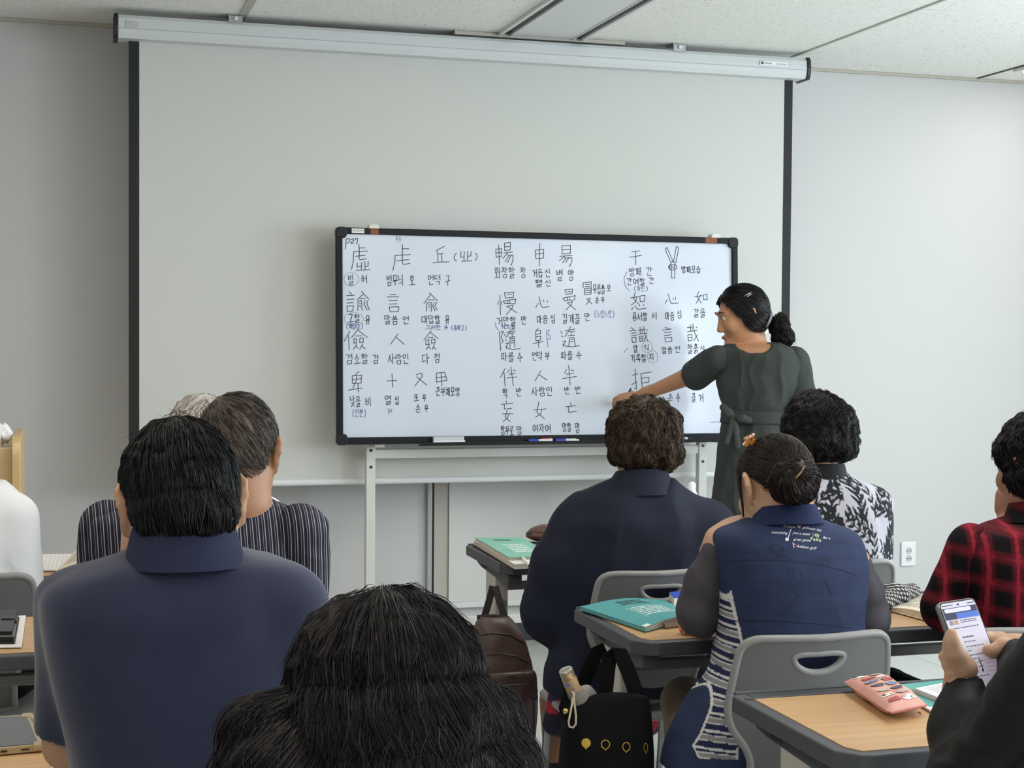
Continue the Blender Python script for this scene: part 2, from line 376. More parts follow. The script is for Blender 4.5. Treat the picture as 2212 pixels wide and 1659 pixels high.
# ---------------------------------------------------------------- mobile whiteboard
WY = 6.25                                   # writing surface
t = wb = thing('whiteboard', 'mobile whiteboard covered with handwritten Chinese characters on white legs', 'whiteboard', (1.97, WY+.02, 0))
wbm = mat('whiteboard_enamel', '#d3dae5', .15, spec=.55)
X0, X1, Z0, Z1 = 1.079, 2.872, .945, 1.838
obj('board', b2(X0+.015, X1-.015, WY, WY+.016, Z0+.015, Z1-.015), wbm, t)
fbl = mat('frame_black', '#191a1d', .45, spec=.2)
bm = nb(); fw_ = .026
for x0, x1, z0, z1 in ((X0, X1, Z1-fw_, Z1), (X0, X1, Z0, Z0+fw_+.004), (X0, X0+fw_, Z0, Z1), (X1-fw_, X1, Z0, Z1)):
    b2(x0+(.02 if x1-x0 > 1 else 0), x1-(.02 if x1-x0 > 1 else 0), WY-.012, WY+.02, z0+(.02 if x1-x0 < 1 else 0), z1-(.02 if x1-x0 < 1 else 0), .003, bm=bm)
fo = obj('frame', bm, fbl, t)
for sx, sz in ((X0, Z0), (X0, Z1), (X1, Z0), (X1, Z1)):
    cx = sx+(.021 if sx == X0 else -.021); czz = sz+(.021 if sz == Z0 else -.021)
    obj('corner', prism(nb(), rrect(.046, .046, .015), .036, frame((cx, WY+.021, czz), (1, 0, 0), (0, 0, 1)), .004), mat('corner_black', '#222327', .4, spec=.2), fo)
# tray along the lower edge
obj('tray', b2(1.42, 2.80, WY-.052, WY-.008, Z0-.008, Z0-.003, .001, bm=b2(1.42, 2.80, WY-.055, WY-.050, Z0-.008, Z0+.006, .001)), fbl, t)
legm = mat('leg_white', '#dad9d2', .38, spec=.5)
for x in (1.236, 2.735):
    bm = b2(x-.019, x+.019, WY+.050, WY+.088, .10, Z1-.06, .002)
    lg = obj('leg', bm, legm, t)
    for z in (.915, .845): obj('hole', lathe(nb(), [(.0065, 0), (.0065, .001)], 12, frame((x, WY+.0495, z), (1, 0, 0), (0, 0, 1))), black, lg)
    obj('foot', b2(x-.019, x+.019, WY-.20, WY+.30, .07, .10, .003), legm, t)
    for yy in (-.19, .28):
        ca = obj('caster', lathe(nb(), [(.006, -.01), (.03, -.01), (.033, 0), (.03, .01), (.006, .01)], 20, frame((x, WY+yy, .033), (0, 1, 0), (0, 0, 1))), black, t)
        obj('fork', b2(x-.013, x+.013, WY+yy-.014, WY+yy+.014, .062, .07, bm=b2(x+.011, x+.014, WY+yy-.012, WY+yy+.012, .025, .07, bm=b2(x-.014, x-.011, WY+yy-.012, WY+yy+.012, .025, .07))), alu, ca)
obj('crossbar', b2(1.25, 2.72, WY+.054, WY+.080, .88, .918, .003), legm, t)
obj('lower_crossbar', b2(1.25, 2.72, WY+.054, WY+.080, .16, .20, .003), legm, t)
for x, z in ((1.262, Z0-.006), (2.80, Z0-.006), (1.235, Z1+.006), (2.765, Z1+.006)):
    obj('clip', prism(nb(), [(-.022, -.008), (.022, -.008), (.02, .006), (.01, .010), (-.01, .010), (-.02, .006)], .05, frame((x, WY+.050, z), (1, 0, 0), (0, 0, 1)), .002), legm, t)
tape = mat('tape_brown', '#8a4a26', .6)
for x0, x1 in ((1.221, 1.255), (2.716, 2.772)): obj('tape', b2(x0, x1, WY-.0135, WY-.0125, Z1-.025, Z1-.002), tape, t, label='brown tape patch')
la = obj('name_label', b2(1.143, 1.195, WY-.0137, WY-.0125, Z1-.023, Z1-.004), mat('sticker_white', '#eeeeec', .5), t)
text('lettering', '새소로지바', .0105, frame((1.1445, WY-.0143, Z1-.0165), (1, 0, 0), (0, 0, 1)), ink, la)
# handwriting: pen strokes measured on the board face
JAMO = {
 'ㄱ': ['0,.1 1,.05 .75,1'], 'ㄴ': ['0,0 .05,.95 1,.85'], 'ㄷ': ['1,.05 0,.1 0,.95 1,.88'], 'ㄹ': ['0,.08 1,0 .95,.45 0,.52 0,1 1,.92'],
 'ㅁ': ['0,.05 .05,1 .95,.95 1,0 0,.05'], 'ㅂ': ['0,0 .05,1 .95,.95 1,0', '.05,.5 .95,.45'], 'ㅅ': ['.6,0 0,1', '.45,.35 1,1'],
 'ㅇ': ['.5,0 .12,.2 0,.55 .2,.92 .55,1 .9,.8 1,.4 .8,.08 .5,0'], 'ㅈ': ['0,.1 1,0 0,1', '.5,.5 1,1'], 'ㅊ': ['.35,-.15 .6,-.05', '0,.25 1,.15 0,1', '.5,.6 1,1'],
 'ㅋ': ['0,.1 1,.05 .75,1', '.05,.55 .9,.48'], 'ㅌ': ['1,.05 0,.1 0,.95 1,.88', '.05,.52 .9,.46'], 'ㅍ': ['0,.1 1,.05', '.3,.1 .35,.9', '.7,.08 .68,.88', '0,.95 1,.88'],
 'ㅎ': ['.3,-.1 .65,-.02', '0,.22 1,.15', '.5,.35 .15,.55 .2,.9 .55,1 .88,.8 .8,.45 .5,.35'], }
for d, s in (('ㄲ', 'ㄱ'), ('ㄸ', 'ㄷ'), ('ㅃ', 'ㅂ'), ('ㅆ', 'ㅅ'), ('ㅉ', 'ㅈ')): JAMO[d] = s
JAMO['ㄺ'] = 'ㄹㄱ'
VOW = {'ㅏ': ['.3,0 .3,1', '.3,.45 1,.42'], 'ㅐ': ['.1,.05 .1,.9', '.1,.45 .75,.42', '.75,0 .75,1'], 'ㅑ': ['.3,0 .3,1', '.3,.32 1,.3', '.3,.6 1,.58'], 'ㅓ': ['.8,0 .8,1', '.0,.42 .8,.4'],
 'ㅔ': ['.45,.05 .45,.9', '.0,.42 .45,.4', '.9,0 .9,1'], 'ㅕ': ['.8,0 .8,1', '0,.3 .8,.28', '0,.58 .8,.55'], 'ㅖ': ['.5,.05 .5,.9', '0,.3 .5,.28', '0,.55 .5,.53', '.9,0 .9,1'], 'ㅣ': ['.55,0 .6,1'],
 'ㅗ': ['.5,0 .5,.8', '0,.95 1,.85'], 'ㅛ': ['.3,0 .3,.8', '.68,0 .68,.8', '0,.95 1,.85'], 'ㅜ': ['0,.15 1,.05', '.52,.1 .52,1'], 'ㅠ': ['0,.15 1,.05', '.3,.1 .3,1', '.7,.1 .7,1'], 'ㅡ': ['0,.55 1,.45']}
CHO = 'ㄱㄲㄴㄷㄸㄹㅁㅂㅃㅅㅆㅇㅈㅉㅊㅋㅌㅍㅎ'; JUNG = 'ㅏㅐㅑㅒㅓㅔㅕㅖㅗㅘㅙㅚㅛㅜㅝㅞㅟㅠㅡㅢㅣ'; JONG = ' ㄱㄲㄳㄴㄵㄶㄷㄹㄺㄻㄼㄽㄾㄿㅀㅁㅂㅄㅅㅆㅇㅈㅊㅋㅌㅍㅎ'
CMP = {'ㅘ': 'ㅗㅏ', 'ㅙ': 'ㅗㅐ', 'ㅚ': 'ㅗㅣ', 'ㅝ': 'ㅜㅓ', 'ㅞ': 'ㅜㅔ', 'ㅟ': 'ㅜㅣ', 'ㅢ': 'ㅡㅣ'}
def P(s): return [tuple(float(v) for v in q.split(',')) for q in s.split()]
def put(src, x, y, w, h):
    if isinstance(src, str):
        return put(JAMO[src[0]], x, y, w*.44, h)+put(JAMO[src[-1]], x+w*.56, y, w*.44, h)
    return [[(x+a*w, y+b*h) for a, b in P(s)] for s in src]
def hangul(ch):
    k = ord(ch)-0xAC00
    if ch == '(': return [[(.9, 0), (.62, .15), (.45, .38), (.45, .64), (.58, .85), (.8, 1)]]
    if ch == ')': return [[(.2, 0), (.48, .15), (.6, .38), (.58, .64), (.42, .85), (.1, 1)]]
    if k < 0 or k > 11171: return []
    c, v, j = CHO[k//588], JUNG[k % 588//28], JONG[k % 28]; o = []; f = j != ' '; H = .54 if f else 1
    if v in CMP:
        a, b = CMP[v]; o += put(JAMO[c], .05, .02, .5, H*.48)+put(VOW[a], 0, H*.55, .62, H*.4)+put(VOW[b], .68, 0, .3, H)
    elif v in 'ㅗㅛㅜㅠㅡ':
        hv = (.55 if v != 'ㅡ' else .3)
        if f: o += put(JAMO[c], .22, 0, .56, .36)+put(VOW[v], 0, .36, 1, .28 if v != 'ㅡ' else .18)
        else: o += put(JAMO[c], .2, .02, .6, .5)+put(VOW[v], 0, .52, 1, .46)
    else: o += put(JAMO[c], .02, .08*H, .46, H*.72)+put(VOW[v], .56, 0, .42, H)
    if f: o += put(JAMO[j], .2, .66, .62, .34)
    return o
def word(s, x0, y0, x1, y1):
    n = len(s); w = (x1-x0)/n; o = []
    for i, ch in enumerate(s):
        jit = math.sin(i*2.3+x0)*.04
        for L in hangul(ch): o.append([(x0+w*(i+.06+.86*a)+(b-.5)*w*.04, y0+(y1-y0)*(b+jit*.6)+(.5-a)*(y1-y0)*.05) for a, b in L])
    return o
def ell(cx, cy, rx, ry, gap=.1): return [[(cx+rx*math.cos(a), cy+ry*math.sin(a)) for a in [-1.2+(2*PI-gap)*k/22 for k in range(23)]]]
def raw(s): return [P(q) for q in s.split(';')]
ZM = [(720, 480), (720, 700), (1040, 500), (1040, 700), (1320, 510), (1320, 690)]; ZS = 2212/340
HZ = [
"371,305 376,408;378,358 455,358;297,410 490,402;297,410 290,540 265,660;320,475 455,463;378,408 372,510 388,525 478,510;345,572 343,630 405,610;405,565 403,660;452,548 455,660;500,545 497,612 455,625;328,675 525,665;"
"985,312 980,560 990,590 1088,578;988,368 1075,368;880,465 1095,450;880,465 875,560 845,680;905,540 1072,523;1575,335 1465,390 1480,430 1482,560;1490,445 1560,435;1535,440 1540,550;1408,568 1480,558 1638,555;"
"1745,430 1722,455 1711,490 1716,520 1745,545;1808,405 1805,490 1850,485;1855,410 1850,540;1900,410 1900,540;1950,405 1945,470 1900,475;1815,545 1960,540;2010,430 2030,452 2036,480 2026,512 2005,535;"
"192,230 180,375;192,230 235,225 240,265 200,295;255,240 290,225 300,250 255,290 300,290;316,246 322,228 352,222 351,262 338,302;"
"230,978 265,1010;190,1032 300,1025;195,1085 298,1078;195,1135 290,1128;195,1178 200,1255 280,1245 285,1172 195,1178;405,968 430,1005 335,1095;425,1000 505,1080;378,1075 455,1068;352,1110 348,1240;352,1110 400,1100 408,1240;375,1140 385,1150;372,1175 385,1190;450,1105 435,1150 480,1235;490,1100 475,1145 512,1235;"
"803,1015 885,1015;765,1050 925,1048;787,1100 908,1100;792,1150 900,1145;790,1192 803,1260 918,1255 925,1188 790,1192;1355,988 1378,1010 1278,1143;1378,1010 1470,1105;1340,1092 1425,1090;1320,1130 1312,1250;1320,1130 1380,1125 1382,1255;1345,1150 1360,1160;1345,1185 1360,1200;1425,1125 1400,1180 1435,1245;1460,1125 1430,1180 1468,1235",
"235,98 150,243;215,160 222,365;352,70 255,193;352,90 485,190;308,168 403,165;292,205 288,270 325,262 325,210 292,205;375,198 368,258 418,255 425,195 375,198;335,275 282,355;315,310 345,338;415,275 368,355;400,305 447,350;910,135 805,285;885,185 995,285;"
"1375,95 1272,225;1368,118 1472,205;1330,190 1405,185;1303,225 1298,290 1340,285 1345,222 1303,225;1380,215 1378,270 1428,265 1428,212 1380,215;1355,285 1303,360;1335,318 1365,350;1420,285 1388,358;1405,318 1440,352;"
"355,665 305,715;262,725 265,835 385,830 392,718 262,725;262,785 385,765;325,722 320,790 270,900;205,928 400,898;340,835 345,960;820,700 830,885;745,800 885,793;1160,715 1220,690 1245,700 1240,740 1140,870;1165,740 1308,858;"
"1442,690 1445,820;1442,690 1560,675 1592,790 1445,815;1450,750 1580,740;1508,680 1520,868",
"260,185 265,465;218,245 222,360 298,345 295,238 218,245;220,298 298,290;340,160 343,265 420,255 425,150 340,160;342,212 420,202;328,298 455,285;385,295 315,378;375,330 460,330 455,400 435,468 425,460;405,335 345,425;432,335 380,440;"
"838,165 828,485;775,260 780,380 888,370 892,245 775,260;778,315 890,300;1150,200 1150,312 1268,305 1270,188 1150,200;1150,255 1268,245;1115,345 1290,335;1190,345 1110,405;1180,370 1290,365 1285,420 1255,490 1248,480;1210,370 1150,440;1245,370 1195,440;"
"268,900 272,1170;242,985 238,1025;288,985 292,1030;330,860 345,935 455,925 462,852 330,860;365,885 428,880;312,978 335,1010 478,1015 490,948 312,978;375,965 378,1010;405,960 405,1010;360,1050 450,1035 440,1075 355,1165;365,1050 500,1140;"
"818,915 840,1030 865,1068 955,1055;805,1010 768,1070;880,960 885,985;930,970 938,995;1180,820 1205,885 1285,870 1290,808 1180,820;1215,850 1270,842;1155,935 1180,975 1315,960 1328,900 1155,935;1218,930 1220,970;1248,925 1250,965;1215,1005 1285,985 1270,1030 1190,1103;1215,1005 1333,1100;"
"1440,790 1440,722 1555,705 1555,780;1470,745 1530,738;1465,775 1535,768;1458,800 1462,888 1550,878 1555,792 1458,800;1462,830 1550,822;1462,858 1550,850;1490,950 1535,935 1530,965 1480,1028;1495,955 1558,1015",
"250,115 270,375;250,115 310,105 275,175 305,240 285,268;320,140 345,175;335,215 350,232;345,118 475,95;415,75 355,185;390,132 470,124;430,130 432,180;385,185 475,180;340,275 378,262 350,310 345,350;342,315 375,340 440,362 545,342;402,205 400,330;402,205 462,198 470,330;420,235 455,230;415,265 455,260;"
"800,58 770,95;765,95 765,235;765,95 832,88 830,135 765,145;765,180 835,170 830,225 765,235;722,275 870,245;800,235 805,330;1115,100 1138,135;1120,165 1148,180;1175,95 1315,70;1255,38 1175,180;1225,108 1310,105;1262,108 1262,160;1215,165 1312,155;1142,245 1185,240 1150,295 1148,318;1140,280 1195,315 1285,320 1380,303;1240,195 1225,305;1240,195 1300,188 1318,310;1250,222 1288,218;1245,250 1290,245;"
"325,628 260,748;310,665 325,875;385,640 362,680;440,640 470,658;382,705 465,692;352,758 492,742;408,598 440,865;828,658 745,798;808,715 915,785;1188,640 1160,695;1248,642 1292,660;1185,705 1285,692;1128,768 1330,735;1220,582 1238,855;"
"335,1078 340,1110;268,1128 432,1112;310,1125 308,1185 330,1195 412,1182;348,1215 320,1310 390,1368;375,1262 350,1320 290,1370;282,1262 428,1258;795,1090 765,1235 870,1330;835,1195 820,1260 745,1308;722,1208 892,1190;1240,1105 1245,1145;1172,1162 1318,1145;1208,1160 1212,1240 1320,1225",
"312,218 420,203;278,295 448,268;368,210 365,398;352,785 325,880 405,960;370,850 355,920 292,970;288,865 402,850;415,840 418,920 480,915 488,832 415,840;318,1000 293,1038;345,975 370,1020 395,1030 505,1012;405,965 412,985;465,960 472,980;"
"812,812 835,900 855,945 955,940;798,890 770,948;882,870 886,890;915,858 918,890;1248,775 1215,850 1278,938;1265,830 1245,890 1205,940;1185,852 1290,835;1305,828 1310,892 1362,890 1358,812 1305,828;"
"285,1285 325,1318;262,1335 355,1322;282,1372 360,1352;285,1405 360,1390;290,1430 300,1495 350,1490 352,1420 290,1430;382,1325 470,1310;410,1282 412,1372;438,1310 440,1365;380,1380 510,1365;462,1275 480,1400 520,1480;505,1390 460,1480;498,1310 512,1328;400,1410 405,1478 445,1470 445,1405 400,1410;402,1440 445,1437;"
"760,1285 820,1298;720,1325 850,1305;750,1358 850,1345;750,1400 850,1385;755,1430 765,1490 852,1480 855,1422 755,1430;1072,1288 1160,1275;1115,1245 1120,1340;1140,1280 1142,1335;1075,1345 1215,1325;1152,1235 1180,1370 1228,1475;1212,1385 1160,1475;1200,1275 1210,1290;1080,1390 1088,1475 1135,1465 1138,1382 1080,1390;1083,1430 1135,1422;"
"783,180 808,155 895,365;783,180 858,365;898,355 942,140 975,165 930,370;862,375 865,585 910,590 915,380;858,365 885,358 930,370;862,392 915,400;862,420 915,425;862,445 915,450;865,475 915,475;860,385 822,430 840,465 862,470;915,385 945,430 930,460 912,470;850,410 835,432 850,455",
"330,695 345,980 320,965;290,785 375,762;280,915 355,875;410,762 430,965;410,762 562,738;425,825 525,812 520,880 430,895;420,965 560,915;1130,850 1135,925 1215,915"]
WORDS = [
"빌,210,735,305,880|허,395,745,490,855|범무늬,755,740,995,890|호,1065,750,1165,885|언덕,1335,740,1525,880|구,1575,745,1655,895|고할,200,1290,385,1410|유,448,1300,525,1430|말씀,715,1310,920,1435|언,975,1320,1075,1430|대답할,1240,1310,1515,1425|유,1570,1305,1640,1430",
"검소할,170,420,495,560|검,548,425,640,550|사람인,765,420,1070,560|다,1240,415,1355,555|첨,1415,410,1500,540|낮을,225,1010,380,1160|비,440,1030,535,1150|열,710,1000,820,1130|십,855,1010,920,1130|또,1120,985,1200,1080|우,1240,985,1300,1085|손,1140,1130,1225,1240|우,1265,1130,1330,1230|큰부채모양,1430,890,1775,1010",
"화창할,190,500,490,655|창,555,500,645,650|거듭,725,530,880,645|신,905,525,990,640|펼,760,675,880,780|신,905,680,1000,770|볕,1065,530,1165,695|양,1225,535,1320,690|무릅쓸,1575,745,1750,875|모,1775,750,1830,840|손,1605,920,1665,1005|우,1690,920,1740,1005|거만할,215,1200,495,1320|만,560,1190,645,1305|마음,780,1180,940,1290|심,975,1165,1050,1285|길게끌,1135,1160,1395,1295|만,1450,1150,1540,1260",
"따를,275,400,460,525|수,495,400,580,540|언덕,705,390,855,510|부,885,395,960,505|따를,1115,385,1285,500|수,1320,375,1415,495|짝,285,905,370,1035|반,475,900,560,1015|사람인,690,885,1000,1010|반,1150,885,1235,985|반,1300,875,1395,980|함부로,255,1430,440,1560|망,475,1435,560,1555|여자여,700,1405,965,1520|망할,1115,1390,1250,1510|망,1295,1385,1370,1525",
"방패,265,440,450,560|간,505,430,605,555|간여할,230,590,500,690|간,540,580,625,670|방패모습,1005,420,1280,515|용서할,300,1075,520,1190|서,575,1070,655,1170|마음,765,1070,900,1180|심,935,1045,1005,1155|같을,1160,1020,1340,1145|알,305,1530,380,1635|식,455,1520,545,1610|말씀,705,1555,865,1650|언,890,1550,975,1640|찰흙,1070,1520,1230,1650|시,1250,1540,1320,1600",
"기록할,265,490,495,600|지,525,480,605,575|손,780,1040,865,1140|수,895,1030,965,1165|클,1115,1035,1180,1160|거,1210,1050,1290,1165"]
BLUEW = ["(깨닫다),165,1420,435,1505|그러한,1295,1450,1520,1515|유,1555,1450,1615,1510|(용하고),1640,1450,1895,1520", "(신분),240,1195,470,1305", "(느릿느릿),1575,1110,1890,1215|게으를,270,1315,485,1375", "", "(차인),310,700,550,775", ""]
BLUER = ["", "760,1185 768,1265;785,1200 780,1225 800,1242 815,1220 805,1195 785,1200", "205,1280 200,1330 240,1385", "915,90 925,250 935,330;915,90 955,85 930,145 970,165 965,210 920,215", "235,505 195,590 210,700 270,770", "1370,1445 1440,1440;1455,1440 1520,1445;1525,1425 1530,1520;185,465 215,415 235,405"]
FAINT = ["부수,885,185,975,285", "", "", "", "", ""]
def bp(i, L):
    o = []
    for x, y in L:
        p = ony(ZM[i][0]+x/ZS, ZM[i][1]+y/ZS, WY-.0006); o.append((float(p[0]), float(p[2])))
    return o
blk, blu, fnt = [], [], []
def words(lst, i): return [L for w in lst[i].split('|') if w for q in [w.split(',')] for L in word(q[0], *map(float, q[1:]))]
for i in range(6):
    blk += [bp(i, L) for L in raw(HZ[i])+words(WORDS, i)]
    blu += [bp(i, L) for L in (raw(BLUER[i]) if BLUER[i] else [])+words(BLUEW, i)]
    fnt += [bp(i, L) for L in words(FAINT, i)]
for i, c in ((0, (260, 800, 103, 98)), (0, (290, 1360, 135, 95)), (4, (508, 1555, 73, 82)), (5, (580, 525, 75, 88))): fnt += [bp(i, L) for L in ell(*c)]
for nm, ls, w, mm in (('writing', blk, .0031, mat('marker_black', '#3a3d46', .6)), ('blue_writing', blu, .0026, mat('marker_blue', '#5d6f9f', .6)), ('faint_writing', fnt, .002, mat('marker_faint', '#9198ab', .6))):
    V = []; F = []
    for q in strokes(ls, w):
        n = len(V); V += [(x, WY-.0006, z) for x, z in q]; F.append((n, n+1, n+2, n+3))
    o = obj(nm, (V, F), mm, wb); o['kind'] = 'stuff'
# things on the tray
er = thing('board_eraser', 'white board eraser leaning in the whiteboard tray', 'eraser', (1.52, WY-.03, Z0))
x0 = float(ony(930, 950, WY)[0]); x1 = float(ony(1000, 950, WY)[0])
obj('felt', prism(nb(), [(-.013, 0), (.013, 0), (.013, .030), (-.013, .030)], x1-x0-.01, frame((x0, WY-.029, Z0-.001), (0, 1, 0), (0, 0, 1)), .001), mat('felt_grey', '#c8cbd0', .9), er)
obj('holder', prism(nb(), [(-.016, -.004), (.012, -.004), (.013, .004), (-.012, .012), (-.017, .006)], x1-x0-.006, frame((x0-.002, WY-.034, Z0+.001), (0, 1, 0), (0, 0, 1)), .001), mat('eraser_white', '#dfe3e6', .4), er)
def marker(px0, px1, py, capfrac, ccap, cbody, label, name='board_marker', ang=0, dz=0, dy=0):
    a = ony(px0, py, WY-.034+dy); b = ony(px1, py, WY-.034+dy); L = float(b[0]-a[0]); z = Z0+.0065+dz
    o = thing(name, label, 'marker', (float(a[0]), WY-.034+dy, z), 'markers in the whiteboard tray')
    f = frame((float(a[0]), WY-.034+dy, z), (0, 1, 0), (0, 0, 1))
    f = f @ Matrix.Rotation(ang, 4, 'X')
    cl = capfrac*L
    obj('cap', lathe(nb(), [(.004, 0), (.0085, .001), (.009, cl)], 14, f), mat('cap_'+ccap[1:], ccap, .35), o, smooth='auto')
    obj('barrel', lathe(nb(), [(.0078, cl), (.0085, cl+.001), (.0085, L-.012), (.006, L-.01), (.006, L)], 14, f), mat('barrel_'+cbody[1:], cbody, .35), o, smooth='auto')
    return o
m1 = marker(1138, 1190, 946, .42, '#2b3fae', '#e6e8ea', 'blue-capped white board marker left of the other blue one in the tray')
m2 = marker(1197, 1247, 946, .42, '#2b3fae', '#e6e8ea', 'blue-capped white board marker nearest the seated brown-haired woman, in the tray', dz=.0)
m3 = marker(1166, 1190, 940, .75, '#b02a34', '#e9e3e0', 'red board marker lying behind the blue-capped ones in the tray', dz=.004, dy=.018)
m4_ = marker(1474, 1490, 946, .4, '#e8e8e6', '#202226', 'white marker end showing to the right of the brown-haired woman', dz=0)

# the board leans back a little on its stand
LM = Matrix.Translation((0, WY, 1.39)) @ Matrix.Rotation(math.radians(-2.6), 4, 'X') @ Matrix.Translation((0, -WY, -1.39))
for rt_ in (wb, er, m1, m2, m3, m4_):
    for o in rt_.children_recursive:
        if o.type == 'MESH' and not (rt_ is wb and o.name.split('.')[0] in ('leg', 'hole', 'foot', 'caster', 'fork', 'crossbar', 'lower_crossbar', 'clip')): o.data.transform(LM)
# ---------------------------------------------------------------- training tables
from mathutils.geometry import delaunay_2d_cdt
TZ = .72; TW = 1.2; TD = .46
top_w = wood('table_wood', '#c39a6c', '#d0a97b', 0, .38)
rimm = mat('table_rim', '#4a4c50', .5, bump=.05, bscale=400)
brk = mat('table_bracket', '#45474b', .55)
legw = mat('table_leg', '#bdb8ae', .4); legd = mat('table_leg_grey', '#85837d', .45)
def table(label, X, Y, groove=True):
    t = thing('training_table', label, 'table', (0, 0, 0), 'wood-topped training tables')
    h = TD/2; c = .045
    out = [(0, h-.02), (.02, h), (TW-.02, h), (TW, h-.02), (TW, -h+c), (TW-c*.7, -h+.006), (TW-c*.7-.02, -h), (c*.7+.02, -h), (c*.7, -h+.006), (0, -h+c)]
    obj('rim', prism(nb(), out, .032, Matrix.Translation((0, 0, TZ-.034)), .004), rimm, t)
    e = .062 if groove else .018
    inn = [(.026, h-e), (TW-.026, h-e), (TW-.026, -h+c+.006), (TW-c*.7-.012, -h+.022), (c*.7+.012, -h+.022), (.026, -h+c+.006)]
    obj('tabletop', prism(nb(), inn, .0025, Matrix.Translation((0, 0, TZ-.0025)), .0006), top_w, t)
    if groove: gr = obj('pen_groove', b2(.03, TW-.03, h-.052, h-.014, TZ-.0024, TZ-.0012), mat('groove_dark', '#3c3e42', .5), t)
    bm = nb()
    for z0, y0, y1 in ((TZ-.0015, h-.014, h-.002), (TZ-.0015, h-.0605, h-.053)): b2(.01, TW-.01, y0, y1, z0-.003, z0+.0028, .001, bm=bm)
    if groove: obj('groove_lip', bm, rimm, t)
    else: bm.free()
    for x in (.045, TW-.045):
        s = -1 if x < .5 else 1
        pr = [(h-.06, -.034), (-h+.03, -.034), (-h+.03, -.066), (-h+.07, -.072), (h-.12, -.058), (h-.075, -.05)]
        m4 = Matrix(((0, 0, 1, x-.022), (1, 0, 0, 0), (0, 1, 0, TZ), (0, 0, 0, 1)))
        br = obj('bracket', prism(nb(), pr, .044, m4, .003), brk, t)
        bm = nb()
        for k in range(6): b2(x+s*.022-.001, x+s*.022+.001, .045+.009*k, .049+.009*k, TZ-.053, TZ-.043, bm=bm)
        obj('slot', bm, black, br)
        lg = obj('leg', b2(x-.021, x+.021, -.055, .055, .06, TZ-.058, .004), legw, t)
        obj('inner_face', b2(x-s*.0215-.0008, x-s*.0215+.0008, -.04, .04, .07, TZ-.07), legd, lg)
        obj('hook', lathe(nb(), [(.008, 0), (.008, .012), (.013, .013), (.013, .019), (.006, .021)], 14, frame((x, -.055, .575), (1, 0, 0), (0, 0, -1)) @ Matrix.Rotation(PI, 4, 'X')), legd, lg)
        obj('foot', b2(x-.025, x+.025, -.215, .215, .052, .072, .006), legd, t)
        for yy in (-.185, .185): obj('caster', lathe(nb(), [(.006, -.011), (.022, -.011), (.0255, 0), (.022, .011), (.006, .011)], 18, frame((x, yy, .0257), (0, 1, 0), (0, 0, 1))), black, t)
    obj('rail', b2(.066, TW-.066, -.012, .012, .605, .63, .003), legd, t)
    return t
TB = [(1.255, 4.585, 'front right table with a green book and a leather purse, a backpack hung below'), (1.225, 3.40, 'middle right table with a teal book, a black tote hung from its leg'),
      (1.222, 2.452, 'rear right table with a pink pencil pouch on it'), (-.67, 4.66, 'front left table with open notebooks between the white shirt man and the pinstripe man'),
      (-.67, 3.603, 'middle left table with a black wallet case on white paper'), (-.67, 2.62, 'rear left table with a clear-cased phone beside the navy polo man')]
for i, (x, y, l) in enumerate(TB):
    if i in (0, 3): t0 = table(l, x, y, i == 0); t0.location = (x, y, 0)
    else: dup(t0, (x, y, 0), 0, l)
# ---------------------------------------------------------------- shell chairs
shell = mat('chair_shell', '#6c6b6b', .5, bump=.06, bscale=700); edge = mat('chair_edge', '#918f8d', .45); seatm = mat('chair_seat', '#a3a2a2', .5)
chrome = mat('chair_tube', '#a9abad', .28, metal=.8)
def curve_pts(P_, n=8):
    """smooth closed outline through control points (Catmull-Rom)"""
    o = []; N = len(P_)
    for i in range(N):
        a, b, c, d = [Vector((*P_[(i+k) % N], 0)) for k in (-1, 0, 1, 2)]
        for k in range(n):
            u = k/n; o.append(.5*((2*b)+(c-a)*u+(2*a-5*b+4*c-d)*u*u+(3*b-a-3*c+d)*u**3))
    return [(v.x, v.y) for v in o]
def backmap(x, z):
    u = (z-.44)/.38
    y = -.19-.035*u-.02*u*u+.05*(max(0, .5-u)*2)**3 + x*x*.9
    return (x, y, .44+(z-.44)*.933)
